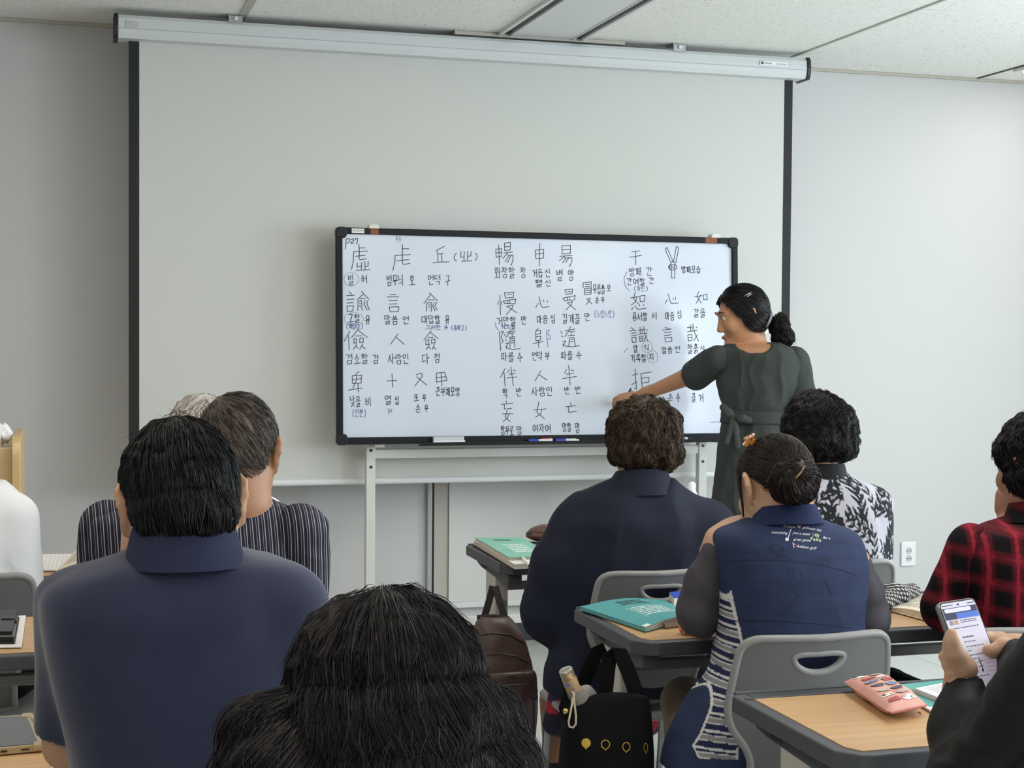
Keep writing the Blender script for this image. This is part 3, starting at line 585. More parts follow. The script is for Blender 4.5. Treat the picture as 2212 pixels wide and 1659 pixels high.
def chair(label):
    t = thing('shell_chair', label, 'chair', (0, 0, 0), 'grey shell chairs')
    half = [(.10, .815), (.142, .812), (.164, .795), (.171, .76), (.176, .71), (.18, .655), (.168, .61), (.138, .565), (.122, .52), (.12, .46), (.11, .432)]
    oc = curve_pts([(0, .813)]+half+[(0, .43)]+[(-x, z) for x, z in half[::-1]], 4)
    hc = curve_pts([(0, .778), (.04, .778), (.056, .77), (.048, .752), (.026, .738), (0, .734), (-.026, .738), (-.048, .752), (-.056, .77), (-.04, .778)], 4)
    pts = [Vector(p) for p in oc+hc]; n1 = len(oc); n2 = len(hc)
    ed = [(i, (i+1) % n1) for i in range(n1)]+[(n1+i, n1+(i+1) % n2) for i in range(n2)]
    def inside(p, poly):
        c = False; x, y = p
        for (x0, y0), (x1, y1) in zip(poly, poly[1:]+poly[:1]):
            if (y0 > y) != (y1 > y) and x < (x1-x0)*(y-y0)/(y1-y0)+x0: c = not c
        return c
    for i in range(-8, 9):
        for j in range(1, 19):
            p = (i*.021, .43+j*.021)
            if inside(p, oc) and not inside(p, hc) and min(math.hypot(p[0]-q[0], p[1]-q[1]) for q in oc+hc) > .009: pts.append(Vector(p))
    r = delaunay_2d_cdt(pts, ed, [], 0, 1e-5)
    V2 = [tuple(v) for v in r[0]]; F2 = [f for f in r[2] if inside((sum(V2[i][0] for i in f)/3, sum(V2[i][1] for i in f)/3), oc) and not inside((sum(V2[i][0] for i in f)/3, sum(V2[i][1] for i in f)/3), hc)]
    n = len(V2); V = [backmap(*p) for p in V2]; V += [(x, y+.009, z) for x, y, z in V]
    F = [tuple(f) for f in F2]+[tuple(i+n for i in f[::-1]) for f in F2]
    obj('backrest', (V, F), shell, t, smooth=True)
    bm = tube(nb(), [Vector(backmap(*p))+Vector((0, .0045, 0)) for p in oc], .0085, 8, closed=True)
    obj('back_rim', bm, edge, t, smooth=True)
    obj('handle_rim', tube(nb(), [Vector(backmap(*p))+Vector((0, .0045, 0)) for p in hc], .0075, 8, closed=True), edge, t, smooth=True)
    bm = prism(nb(), rrect(.41, .40, .08), .022, Matrix.Translation((0, .03, .378)), .009)
    for v in bm.verts: v.co.z += .10*v.co.x**2+.12*max(0, -.03-v.co.y)**1.5
    obj('seat', bm, seatm, t, smooth='auto')
    for sx in (-1, 1):
        for sy, y0, y1 in ((-1, -.12, -.17), (1, .17, .22)):
            obj('leg', tube(nb(), [(sx*.15, y0, .377), (sx*.170, y0-.01*(1 if sy < 0 else -1), .363), (sx*.176, y0+(y1-y0)*.2, .34), (sx*.176, y1, .012)], .0115, 10), chrome, t, smooth='auto')
            obj('foot_cap', lathe(nb(), [(.013, 0), (.015, .003), (.014, .03)], 12, Matrix.Translation((sx*.176, y1, 0.0))), black, t)
        obj('side_rail', tube(nb(), [(sx*.168, -.13, .367), (sx*.168, .18, .367)], .010, 8), chrome, t)
    return t
def cpos(px, dep, rz=0): p = pt(px, 1400, dep); return (float(p[0])-.205*math.sin(rz), float(p[1])+.205*math.cos(rz), 0)
CH_ = [(1757, 3.16, 0, 'grey chair under the bun-haired woman in the navy vest'), (1420, 4.0, 0, 'grey chair under the woman in the plain navy jacket'),
       (1806, 4.19, 0, 'grey chair under the woman in the leaf print blouse'), (2235, 3.26, 0, 'grey chair under the person in red plaid'),
       (-80, 3.83, 0, 'grey chair under the white shirt man at the left edge')]
c0 = None
for px, d, rz, l in CH_:
    if c0 is None: c0 = chair(l); c0.location = cpos(px, d); 
    else: dup(c0, cpos(px, d), rz, l)
# ---------------------------------------------------------------- smooth solids for people and clothes
def V3(*a): return np.array(a, float)
def unit(v): v = np.asarray(v, float); return v/np.linalg.norm(v)
def hsh(i, j, k, s):
    n = (i*374761393+j*668265263+k*2147483647+s*974711) & 0xffffffff
    n = ((n ^ (n >> 13))*1274126177) & 0xffffffff
    return ((n ^ (n >> 16)) & 0xffff)/65535.0
def vnoise(p, s=0):
    i = np.floor(p).astype(np.int64); f = p-i; f = f*f*(3-2*f); o = 0
    for a in (0, 1):
        for b in (0, 1):
            for c in (0, 1):
                w = (f[:, 0] if a else 1-f[:, 0])*(f[:, 1] if b else 1-f[:, 1])*(f[:, 2] if c else 1-f[:, 2])
                o = o+w*hsh(i[:, 0]+a, i[:, 1]+b, i[:, 2]+c, s)
    return o*2-1
def fbm(p, s=0, o=3): return sum(vnoise(p*2**k, s+k)/2**k for k in range(o))
class Solid:
    def __init__(self): self.p = []
    def add(self, fn, lo, hi, k=.02, op='+'): self.p.append((fn, np.array(lo, float), np.array(hi, float), k, op)); return self
    def cap(self, a, b, ra, rb=None, k=.02, flat=None, op='+'):
        a = np.array(a, float); b = np.array(b, float); rb = ra if rb is None else rb; ab = b-a; L2 = max(ab@ab, 1e-9)
        n = fac = None
        if flat is not None: n, fac = unit(flat[0]), flat[1]
        def fn(x, y, z):
            px, py, pz = x-a[0], y-a[1], z-a[2]
            t = np.clip((px*ab[0]+py*ab[1]+pz*ab[2])/L2, 0, 1)
            qx, qy, qz = px-t*ab[0], py-t*ab[1], pz-t*ab[2]
            d2 = qx*qx+qy*qy+qz*qz
            if n is not None:
                h = qx*n[0]+qy*n[1]+qz*n[2]; d2 = d2+(fac*fac-1)*h*h
            return np.sqrt(d2)-(ra+(rb-ra)*t)
        r = max(ra, rb); return self.add(fn, np.minimum(a, b)-r, np.maximum(a, b)+r, k, op)
    def chain(self, pts, rs, k=.02, flat=None, op='+'):
        for i in range(len(pts)-1): self.cap(pts[i], pts[i+1], rs[i], rs[i+1], k, flat, op)
        return self
    def ell(self, c, r, R=None, k=.02, op='+'):
        c = np.array(c, float); r = np.array(r, float); R = np.eye(3) if R is None else R
        def fn(x, y, z):
            px, py, pz = x-c[0], y-c[1], z-c[2]
            q = [(px*R[0, i]+py*R[1, i]+pz*R[2, i])/r[i] for i in range(3)]
            k0 = np.sqrt(q[0]**2+q[1]**2+q[2]**2); k1 = np.sqrt((q[0]/r[0])**2+(q[1]/r[1])**2+(q[2]/r[2])**2)
            return k0*(k0-1)/np.maximum(k1, 1e-6)
        m = np.sqrt((R**2)@(r**2)); return self.add(fn, c-m, c+m, k, op)
    def loft(self, rows, yaw=0, n=2.4, k=.02, inset=0):
        """rows: (z, cx, cy, half width, half depth), stacked by height"""
        r = np.array(sorted(rows), float); t = np.arange(len(r)); T = np.linspace(0, len(r)-1, (len(r)-1)*8+1)
        Q = np.empty((len(T), 5))
        for c in range(5):
            y = r[:, c]; m = np.gradient(y); i = np.minimum(T.astype(int), len(r)-2); u = T-i
            Q[:, c] = (2*u**3-3*u**2+1)*y[i]+(u**3-2*u**2+u)*m[i]+(-2*u**3+3*u**2)*y[i+1]+(u**3-u**2)*m[i+1]
        Q[:, 0] = np.maximum.accumulate(Q[:, 0]+1e-7*np.arange(len(Q)))
        Q[:, 3:] = np.maximum(Q[:, 3:]-inset, .004); ca, sa = math.cos(yaw), math.sin(yaw); z0, z1 = Q[0, 0], Q[-1, 0]
        def fn(x, y, z):
            zz = z.ravel(); cx, cy, w, d = [np.interp(zz, Q[:, 0], Q[:, c]).reshape(z.shape).astype(np.float32) for c in (1, 2, 3, 4)]
            X = (x-cx)*ca+(y-cy)*sa; Y = -(x-cx)*sa+(y-cy)*ca
            q = ((np.abs(X)/w)**n+(np.abs(Y)/d)**n)**(1/n)
            return np.maximum((q-1)*np.minimum(w, d), np.maximum(z-z1, z0-z))
        W_ = Q[:, 3].max()+Q[:, 4].max(); lo = [Q[:, 1].min()-W_, Q[:, 2].min()-W_, z0]; hi = [Q[:, 1].max()+W_, Q[:, 2].max()+W_, z1]
        return self.add(fn, lo, hi, k)
    def cut(self, o, nrm, lo=None, hi=None):
        """remove everything on the side of the plane the normal points to"""
        o = np.array(o, float); nrm = unit(nrm)
        B = 5; lo = [-B]*3 if lo is None else lo; hi = [B]*3 if hi is None else hi
        return self.add(lambda x, y, z: -((x-o[0])*nrm[0]+(y-o[1])*nrm[1]+(z-o[2])*nrm[2]), lo, hi, .001, '-')
    def mesh(self, vox):
        lo = np.min([q[1] for q in self.p if q[4] == '+'], 0)-3*vox; hi = np.max([q[2] for q in self.p if q[4] == '+'], 0)+3*vox
        N = np.ceil((hi-lo)/vox).astype(int)+1; D = np.full(N, .2, np.float32); ax = [(lo[i]+vox*np.arange(N[i])).astype(np.float32) for i in range(3)]
        for fn, a, b, k, op in self.p:
            m = k+3*vox; i0 = np.clip(((a-m-lo)/vox).astype(int), 0, N); i1 = np.clip(((b+m-lo)/vox).astype(int)+2, 0, N)
            if (i1 <= i0).any(): continue
            sl = tuple(slice(i0[i], i1[i]) for i in range(3))
            d = fn(ax[0][sl[0]][:, None, None], ax[1][sl[1]][None, :, None], ax[2][sl[2]][None, None, :]).astype(np.float32); e = D[sl]
            if op == '+': h = np.clip(.5+.5*(e-d)/k, 0, 1); D[sl] = e+(d-e)*h-k*h*(1-h)
            else: d = -d; h = np.clip(.5-.5*(e-d)/k, 0, 1); D[sl] = e+(d-e)*h+k*h*(1-h)
        s = D < 0; sub = lambda i, j, k: s[i:N[0]-1+i, j:N[1]-1+j, k:N[2]-1+k]
        cnt = sum(sub(i, j, k).astype(np.int8) for i in (0, 1) for j in (0, 1) for k in (0, 1)); act = (cnt > 0) & (cnt < 8)
        I = np.argwhere(act); idx = np.full(act.shape, -1, np.int32); idx[act] = np.arange(len(I))
        acc = np.zeros((len(I), 3)); num = np.zeros(len(I)); cor = [(i, j, k) for i in (0, 1) for j in (0, 1) for k in (0, 1)]
        val = {c: D[I[:, 0]+c[0], I[:, 1]+c[1], I[:, 2]+c[2]] for c in cor}
        for c in cor:
            for a in range(3):
                if c[a] == 0:
                    c2 = list(c); c2[a] = 1; c2 = tuple(c2); v0, v1 = val[c], val[c2]; x = (v0 < 0) != (v1 < 0); t = v0/np.where(x, v0-v1, 1)
                    for q in range(3): acc[:, q] += np.where(x, c[q]+(t if q == a else 0), 0)
                    num += x
        V = lo+vox*(I+acc/num[:, None]); F = []
        for a in range(3):
            b, c = (a+1) % 3, (a+2) % 3
            sh = lambda d: tuple(slice(d, N[q]-1+d) if q == a else slice(1, N[q]-1) for q in range(3))
            s0, s1 = s[sh(0)], s[sh(1)]; E = np.argwhere(s0 != s1); sg = s0[tuple(E.T)]
            base = E.copy(); base[:, b] += 1; base[:, c] += 1; q = []
            for db, dc in ((-1, -1), (0, -1), (0, 0), (-1, 0)):
                w = base.copy(); w[:, b] += db; w[:, c] += dc; q.append(idx[tuple(w.T)])
            q = np.stack(q, 1); q[~sg] = q[~sg][:, ::-1]; F.append(q)
        return V, np.concatenate(F)
def vnormals(V, F):
    n = np.cross(V[F[:, 2]]-V[F[:, 0]], V[F[:, 3]]-V[F[:, 1]]); N = np.zeros_like(V)
    for i in range(4): np.add.at(N, F[:, i], n)
    return N/np.maximum(np.linalg.norm(N, axis=1), 1e-12)[:, None]
def fastmesh(name, V, F, m, parent, smooth=True, col=None, cname='col'):
    me = bpy.data.meshes.new(name); k = F.shape[1]
    me.vertices.add(len(V)); me.vertices.foreach_set('co', np.ascontiguousarray(V, np.float32).ravel())
    me.loops.add(F.size); me.loops.foreach_set('vertex_index', np.ascontiguousarray(F, np.int32).ravel())
    me.polygons.add(len(F)); me.polygons.foreach_set('loop_start', np.arange(len(F), dtype=np.int32)*k)
    try: me.polygons.foreach_set('loop_total', np.full(len(F), k, np.int32))
    except Exception: pass
    me.polygons.foreach_set('use_smooth', np.full(len(F), smooth)); me.update(calc_edges=True); me.materials.append(m)
    if col is not None:
        a = me.attributes.new(cname, 'FLOAT_COLOR', 'POINT'); c = np.ones((len(V), 4), np.float32); c[:, :3] = col; a.data.foreach_set('color', c.ravel())
    o = bpy.data.objects.new(name, me); link(o, parent); return o
def solid(name, S_, vox, m, parent, folds=0, fscale=(9, 9, 5), seed=0, colf=None, post=None):
    V, F = S_.mesh(vox)
    if folds:
        n = vnormals(V, F); q = V*np.array(fscale); w = V+.03*np.stack([fbm(V*11, seed+7, 2), fbm(V*11, seed+9, 2), fbm(V*11, seed+4, 2)], 1)
        r = 1-np.abs(fbm(w*np.array(fscale), seed, 2)); V = V+n*(folds*(r-.6))[:, None]
    if post: V = post(V)
    return fastmesh(name, V, F, m, parent, col=None if colf is None else colf(V))

# ---------------------------------------------------------------- head, hand, hair
def Rm(yaw, pitch, roll=0):
    return np.array(Matrix.Rotation(yaw, 3, 'Z') @ Matrix.Rotation(-pitch, 3, 'X') @ Matrix.Rotation(roll, 3, 'Y'))
skin_m = {}
def skin(c): return mat('skin_'+c[1:], c, .5, spec=.4, var=.06, vscale=60, sss=.12, bump=.08, bscale=500)
class Head:
    def __init__(s, c, yaw=0, pitch=0, roll=0, sc=1.0): s.c = np.array(c, float); s.R = Rm(yaw, pitch, roll); s.s = sc
    def w(s, x, y, z): return s.c+s.R@(np.array([x, y, z])*s.s)
    def build(s, B, neck_to, nr=.055, face=True, earout=.0):
        c, R, k = s.w, s.R, s.s
        B.ell(c(0, -.004, 0), V3(.074, .093, .088)*k, R, .02); B.ell(c(0, .034, -.045), V3(.064, .060, .082)*k, R, .02)
        for q in (-1, 1):
            B.cap(c(q*.048, .0, -.07), c(q*.012, .075, -.112), .022*k, .017*k, .03)
            B.ell(c(q*.038, .072, -.042), V3(.022, .02, .022)*k, R, .02)
            # ear: plate, helix, lobe
            e = earout
            Re = R@np.array(Matrix.Rotation(q*(.17+e), 3, 'Z'))
            o = c(q*.0725, -.004, -.028)
            def ew(y, z, x=0): return o+Re@(np.array([q*x, y, z])*k)
            B.ell(ew(-.007, .003, .004), V3(.0055, .018, .031)*k, Re, .006)
            B.chain([ew(.010, .012, .002), ew(.008, .028, .006), ew(-.008, .034, .009), ew(-.020, .024, .012), ew(-.022, .004, .011), ew(-.013, -.018, .008), ew(-.002, -.030, .006)], [.003*k, .0042*k, .0046*k, .0046*k, .0042*k, .0042*k, .0065*k], .004)
        if face:
            B.cap(c(0, .093, -.006), c(0, .109, -.048), .007*k, .0105*k, .012); B.ell(c(0, .085, -.112), V3(.02, .016, .016)*k, R, .02)
            for q in (-1, 1):
                B.ell(c(q*.012, .104, -.053), V3(.0085, .010, .008)*k, R, .006); B.cap(c(q*.012, .094, .012), c(q*.045, .080, .008), .0085*k, .006*k, .012)
                B.ell(c(q*.030, .096, -.008), V3(.0155, .010, .010)*k, R, .010, '-'); B.ell(c(q*.030, .080, -.009), V3(.0125, .0115, .0115)*k, R, .003)
                B.cap(c(q*.019, .0905, -.005), c(q*.042, .086, -.006), .0028*k, .002*k, .003)
            B.ell(c(0, .098, -.078), V3(.020, .008, .005)*k, R, .004); B.ell(c(0, .097, -.087), V3(.017, .008, .0055)*k, R, .004)
        B.cap(c(0, -.02, -.06), neck_to, nr*k, nr*1.06, .03)
    def face_parts(s, parent):
        c = s.w; fr = lambda p: frame(p, s.R[:, 0], s.R[:, 2])
        for q in (-1, 1):
            bm = nb(); bmesh.ops.create_uvsphere(bm, u_segments=14, v_segments=10, radius=.0120*s.s); bmesh.ops.translate(bm, vec=c(q*.030, .0812, -.009), verts=bm.verts[:])
            e = obj('eye', bm, mat('eye_white', '#e8e4df', .25), parent, smooth=True)
            bm = nb(); bmesh.ops.create_uvsphere(bm, u_segments=12, v_segments=8, radius=.0058*s.s); bmesh.ops.translate(bm, vec=c(q*.030, .0885, -.010), verts=bm.verts[:])
            obj('iris', bm, mat('eye_dark', '#241a16', .2), e, smooth=True)
            obj('eyebrow', tube(nb(), [c(q*.014, .1015, .013), c(q*.030, .0985, .019), c(q*.048, .084, .014)], [.0022, .0028, .001], 6), mat('brow_hair', '#2b2320', .8), parent)
        obj('lips', tube(nb(), [c(-.021, .0945, -.0825), c(-.008, .1045, -.0815), c(.008, .1045, -.0815), c(.021, .0945, -.0825)], [.002, .0045, .0045, .002], 8), mat('lip', '#a6675c', .45), parent, smooth=True)
def hand(B, wrist, f, n, side, curl=(.3, .3, .35, .4), sc=1.0, spread=.06, thumb=(.7, .6, -.25), tcurl=.3):
    """palm, four unequal bent fingers and a thumb from the side of the palm. f: finger direction, n: back of hand, side: thumb on f x n (+1) or the other side"""
    f = unit(f); n = unit(np.asarray(n, float)-f*(np.asarray(n)@f)); t = np.cross(f, n)*side; wrist = np.array(wrist, float); W = lambda a, b, c: wrist+(f*a+t*b+n*c)*sc
    B.ell(W(.045, .0, 0), V3(.05, .038, .0145)*sc, np.stack([f, t, n], 1), .01)
    kn = [(.088, .030), (.093, .010), (.089, -.010), (.080, -.029)]; ln = [.072, .080, .074, .058]
    for (a, b), L, cu, i in zip(kn, ln, curl, range(4)):
        p = W(a-.012, b, 0); B.cap(W(.03, b*.8, 0), p, .012*sc, .0098*sc, .010); ang = cu*.5; r = .0088 if i < 3 else .0076
        for fr_, rr in ((.45, r), (.32, r*.9), (.23, r*.82)):
            d = f*math.cos(ang)-n*math.sin(ang)+t*(1.5-i)*spread; q = p+unit(d)*L*fr_*sc; B.cap(p, q, rr*sc, rr*.92*sc, .004); p = q; ang += cu
    p = W(.018, .026, -.006); d = unit(f*thumb[0]+t*thumb[1]+n*thumb[2])
    q = p+d*.046*sc; B.cap(p, q, .015*sc, .0115*sc, .012); d2 = unit(d+tcurl*(f*.8-t*.3)); r2 = q+d2*.032*sc; B.cap(q, r2, .0105*sc, .0098*sc, .006); d3 = unit(d2+tcurl*(f*.8-t*.3)); B.cap(r2, r2+d3*.026*sc, .0098*sc, .0075*sc, .004)
class Hair:
    """hair volume given as ellipsoids about a centre; cap mesh plus individual locks combed over it"""
    def __init__(s, head, blobs, line, crown=(0, -.5, .85), bump=0, bf=5, seed=0):
        s.h = head; s.bl = [(np.array(c, float), np.array(r, float)) for c, r in blobs]; s.line = line; s.cr = unit(crown); s.bump, s.bf, s.seed = bump, bf, seed
    def rad(s, d):
        o = np.full(len(d), .03)
        for c, r in s.bl:
            a = ((d/r)**2).sum(1); b = (d*c/r**2).sum(1); q = (c**2/r**2).sum()-1; disc = b*b-a*q; ok = disc > 0
            o = np.maximum(o, np.where(ok, (b+np.sqrt(np.maximum(disc, 0)))/a, 0))
        if s.bump: o = o*(1+s.bump*fbm(d*s.bf, s.seed, 2))
        return o
    def reg(s, d):
        az = np.degrees(np.abs(np.arctan2(d[:, 0], -d[:, 1]))); el = np.degrees(np.arcsin(np.clip(d[:, 2], -1, 1)))
        return el-np.interp(az, [q[0] for q in s.line], [q[1] for q in s.line])
    def cap(s, parent, m, name='hair', f=.965, nu=96, nv=64):
        th = np.linspace(0, PI, nv+1); ph = np.linspace(0, 2*PI, nu, endpoint=False); T, Pp = np.meshgrid(th, ph, indexing='ij')
        d = np.stack([np.sin(T)*np.sin(Pp), -np.sin(T)*np.cos(Pp), np.cos(T)], -1).reshape(-1, 3); g = s.reg(d); w = np.clip((g+4)/8, 0, 1)
        r = s.rad(d)*f; r = r*w+np.minimum(r, .052)*(1-w); V = s.h.c+(d*r[:, None]*s.h.s)@s.h.R.T
        i = np.arange(nv)[:, None]*nu; j = np.arange(nu)[None]; F = np.stack([i+j, i+nu+j, i+nu+(j+1) % nu, i+(j+1) % nu], -1).reshape(-1, 4)
        return fastmesh(name, V, F, m, parent)
    def locks(s, parent, m, N, steps=12, L=.9, w=.0009, wave=0, wf=9, grav=0, lay=(.95, 1.03), lift=.0, tilt=0, clump=7, rootgap=-2, name='locks', stop=-6, jit=.12, wz=None):
        r = np.random.default_rng(s.seed+5); d = r.normal(size=(N*3, 3)); d /= np.linalg.norm(d, axis=1)[:, None]; d = d[s.reg(d) > rootgap][:N]; n = len(d)
        cl = fbm(d*clump, s.seed+2, 2)*PI*(2 if wz is None else 1.3); ln = L*(.6+.6*r.random(n)); la = lay[0]+(lay[1]-lay[0])*r.random(n); lf = lift*r.random(n)**3; g3 = np.array(s.h.R.T@np.array([0, 0, -1.]))
        P_ = []; alive = np.ones(n, bool); j2 = r.normal(size=(n, 3))*jit
        for k in range(steps+1):
            rr = s.rad(d)*(la+lf*(k/steps)**2); P_.append(d*rr[:, None])
            fl = d*(d@s.cr)[:, None]-s.cr; fl = fl/np.maximum(np.linalg.norm(fl, axis=1), .15)[:, None]; fl = fl+grav*g3+j2
            sd = np.cross(d, fl); fl = fl+sd*(tilt+wave*(1 if wz is None else np.clip(wz-(d@s.h.R.T)[:, 2], 0, 1.3))*np.sin(wf*(k/steps)*ln+cl))[:, None]; fl -= d*(d*fl).sum(1)[:, None]
            st = fl/np.maximum(np.linalg.norm(fl, axis=1), 1e-6)[:, None]*(ln/steps)[:, None]*alive[:, None]; d = d+st; d /= np.linalg.norm(d, axis=1)[:, None]; alive &= s.reg(d) > stop
        return ribbons(name, s.h.c+(np.array(P_)*s.h.s)@s.h.R.T, w, m, parent, r)
def ribbons(name, P_, w, m, parent, r, taper=True):
    """P_: steps x n x 3 centre lines -> three-sided tapering locks"""
    K, n = P_.shape[:2]; t = np.gradient(P_, axis=0); t /= np.maximum(np.linalg.norm(t, axis=2), 1e-9)[..., None]
    a = np.cross(t, np.array([.31, .5, .81])); a /= np.maximum(np.linalg.norm(a, axis=2), 1e-9)[..., None]; b = np.cross(t, a)
    ww = w*(.5+r.random(n))[None]*(np.interp(np.linspace(0, 1, K), [0, .15, .6, 1], [.6, 1, .9, .12]) if taper else np.ones(K))[:, None]
    V = np.stack([P_+(a*math.cos(q)+b*math.sin(q))*ww[..., None] for q in (0, 2.094, 4.189)], 2)     # K,n,3,3
    V = V.transpose(1, 0, 2, 3).reshape(-1, 3); base = (np.arange(n)*K*3)[:, None, None]+(np.arange(K-1)*3)[None, :, None]; q = np.arange(3)[None, None]
    F = np.stack([base+q, base+(q+1) % 3, base+3+(q+1) % 3, base+3+q], -1).reshape(-1, 4)
    return fastmesh(name, V, F, m, parent)
def hair_mat(name, dark, light, rough=.46, spec=.22):
    if name in MATS: return MATS[name]
    m = mat(name, dark, rough, spec=spec); nt = m.node_tree; b = nt.nodes['Principled BSDF']; g = nt.nodes.new('ShaderNodeNewGeometry'); r = nt.nodes.new('ShaderNodeValToRGB')
    r.color_ramp.elements[0].color = (*lin(dark), 1); r.color_ramp.elements[1].color = (*lin(light), 1); r.color_ramp.elements[0].position = .35
    nt.links.new(g.outputs['Random Per Island'], r.inputs[0]); nt.links.new(r.outputs[0], b.inputs['Base Color']); return m
def rows(dep, lst, ddep=0):
    """outline rows (photo height, left, right, half depth) -> stacked cross-sections in the room"""
    o = []
    for y, xl, xr, hd, *dd in lst:
        D = dep+(dd[0] if dd else 0); p = pt((xl+xr)/2, y, D); o.append((p[2], p[0], p[1], (xr-xl)/2*D/FPX/.985, hd))
    return o
def seated_legs(name, parent, hip, m, shoe='#1c1c1f', spread=.09, kn=.40, sock=None, yaw=0, shin=.06):
    G = Solid(); hx, hy, hz = hip; f = V3(-math.sin(yaw), math.cos(yaw), 0); sd = V3(math.cos(yaw), math.sin(yaw), 0); h = V3(hx, hy, hz)
    for q in (-1, 1):
        a = h+sd*q*spread; k = a+f*kn+sd*q*.03+V3(0, 0, .015); an = k+V3(0, 0, -(k[2]-.10))+f*.02-sd*q*.01
        G.cap(a, k, .070, .058, .03); G.cap(k, an, .056, .045, .02)
        S2 = Solid(); S2.ell(an+f*.06+V3(0, 0, -.062), V3(.045, .13, .036), np.array(Matrix.Rotation(yaw, 3, 'Z')), .01); S2.cap(an+V3(0, 0, -.06), an+V3(0, 0, -.005), .043, .04, .02); S2.cut((0, 0, .004), (0, 0, -1))
        solid('shoe', S2, .008, mat('shoe_'+shoe[1:], shoe, .4), parent)
    G.ell(h+V3(0, 0, .03), (.17, .12, .085), None, .04)
    return solid(name, G, .009, m, parent, .004, (12, 12, 7), 3)
def collar(name, parent, c0, r0, c1, r1, m, yaw=0, gap=.5, th=.003, n=40, nr=1):
    """a standing band around the neck from ring (c0, r0) up to ring (c1, r1), open at the front"""
    V = []; F = []; R0 = np.array([*r0, 0][:3]); R1 = np.array([*r1, 0][:3]); prof = [(i/nr, 0) for i in range(nr+1)]+[(i/nr, th) for i in range(nr, -1, -1)]; K = len(prof)
    for k in range(n+1):
        a = PI/2+gap+(2*PI-2*gap)*k/n
        for t, e in prof:
            c = np.asarray(c0)*(1-t)+np.asarray(c1)*t; r = R0*(1-t)+R1*t; x, y = (r[0]-e)*math.cos(a), (r[1]-e)*math.sin(a)
            V.append((c[0]+x*math.cos(yaw)-y*math.sin(yaw), c[1]+x*math.sin(yaw)+y*math.cos(yaw), c[2]-r[2]*math.sin(a)))
    for k in range(n):
        for j in range(K): F.append((K*k+j, K*k+(j+1) % K, K*k+K+(j+1) % K, K*k+K+j))
    F += [tuple(range(K))[::-1], tuple(K*n+j for j in range(K))]
    return obj(name, (V, F), m, parent, smooth='auto')
def fabric(name, c, rough=.8, var=.05, bs=700, bump=.12, sheen=.0, spec=.2, stretch=(1, 1, 1), attr=None): return mat(name, c, rough, spec=spec, var=var, vscale=14, bump=bump, bscale=bs, sheen=sheen, stretch=stretch, attr=attr)
# ---------------------------------------------------------------- people
SHORT = [(0, -37), (22, -40), (40, -40), (56, -27), (70, -10), (84, 4), (100, -10), (112, 10), (135, 32), (180, 36)]
BOB = [(0, -58), (50, -56), (80, -50), (100, -40), (115, -12), (128, 8), (150, 30), (180, 36)]
HM = {'black': hair_mat('hair_black', '#0d0c0d', '#2a2727'), 'soft': hair_mat('hair_soft_black', '#121011', '#3a3534'), 'brown': hair_mat('hair_brown', '#2e241d', '#6b5846', .42),
      'grey': hair_mat('hair_pepper', '#2c2926', '#857c74', .5), 'white': hair_mat('hair_white', '#b9b2a8', '#efe9e0', .5), 'dbrown': hair_mat('hair_dark_brown', '#17110f', '#3f322d', .36)}
def person(label, base, group=None): return thing('person', label, 'person', tuple(base), None)
def body(name_root, H, B, vox=.004, sk='#b98c6c'):
    o = solid('body', B, vox, skin(sk), name_root); H.face_parts(name_root); return o
def a3(l): return [pt(*q) for q in l]

# 1. man in the navy polo, rear left
p = person('man in a navy polo shirt seen from behind, head bowed, left hand at his ear', (.17, 2.1, 0))
D = 2.2; H = Head(pt(389, 1052, 2.21), .02, .30, -.06, 1.02)
B = Solid(); nk = pt(398, 1200, 2.17); H.build(B, nk, .060, True, .0)
tor = rows(D, [(1168, 322, 482, .058), (1182, 302, 503, .066), (1200, 255, 550, .08), (1218, 190, 612, .095), (1240, 140, 648, .105), (1270, 112, 674, .115), (1320, 108, 680, .125), (1450, 130, 684, .13), (1600, 164, 684, .135), (1750, 180, 682, .14), (1950, 185, 680, .15)])
B.loft(tor, inset=.014)
L = a3([(168, 1312, 2.2), (152, 1606, 2.255), (292, 1262, 2.36)]); B.chain(L, [.045, .036, .026], .02)
R_ = a3([(616, 1312, 2.2), (652, 1655, 2.22), (560, 1535, 2.55)]); B.chain(R_, [.045, .037, .027], .02)
hand(B, L[2], UP*.9+RT*-.05+FW*.1, -RT*.8-FW*.5, -1, (.25, .35, .5, .6), 1.0)
hand(B, R_[2], FW*.8-RT*.5, UP, 1, (.4, .4, .5, .5))
body(p, H, B, .0042, '#b58a6c')
navy = fabric('polo_navy', '#292c42', .85, .10, 900, .18, .25)
G = Solid(); G.loft(tor)
G.chain([L[0], L[0]+(L[1]-L[0])*.90], [.054, .050], .03, (FW, 1.1)); G.chain([R_[0], R_[0]+(R_[1]-R_[0])*.9], [.054, .056], .03)
G.cut(L[0]+(L[1]-L[0])*.90, L[1]-L[0], L[1]-.09, L[1]+.09); G.cut(tor[0][1:4] if 0 else (0, 0, tor[0][0]-.002), (0, 0, 1))
solid('polo_shirt', G, .005, navy, p, .009, (4, 4, 5), 1)
c1 = pt(397, 1120, 2.178); c0 = pt(400, 1208, 2.165)
collar('collar', p, c0+V3(0, 0, -.010), (.086, .084, .004), c1+V3(0, .006, 0), (.069, .070, .012), fabric('collar_navy', '#282c42', .85, .06, 900, .15), 0, .45, .004)
hr = Hair(H, [((0, -.004, .002), (.082, .101, .097)), ((0, -.025, -.045), (.076, .082, .062))], SHORT, (.0, -.3, .95), .03, 6, 1)
hc = hr.cap(p, HM['black']); hr.locks(hc, HM['black'], 5200, 12, .55, .0009, .12, 6, .55, (.965, 1.02), .03, .1, stop=-5)
r = np.random.default_rng(3)
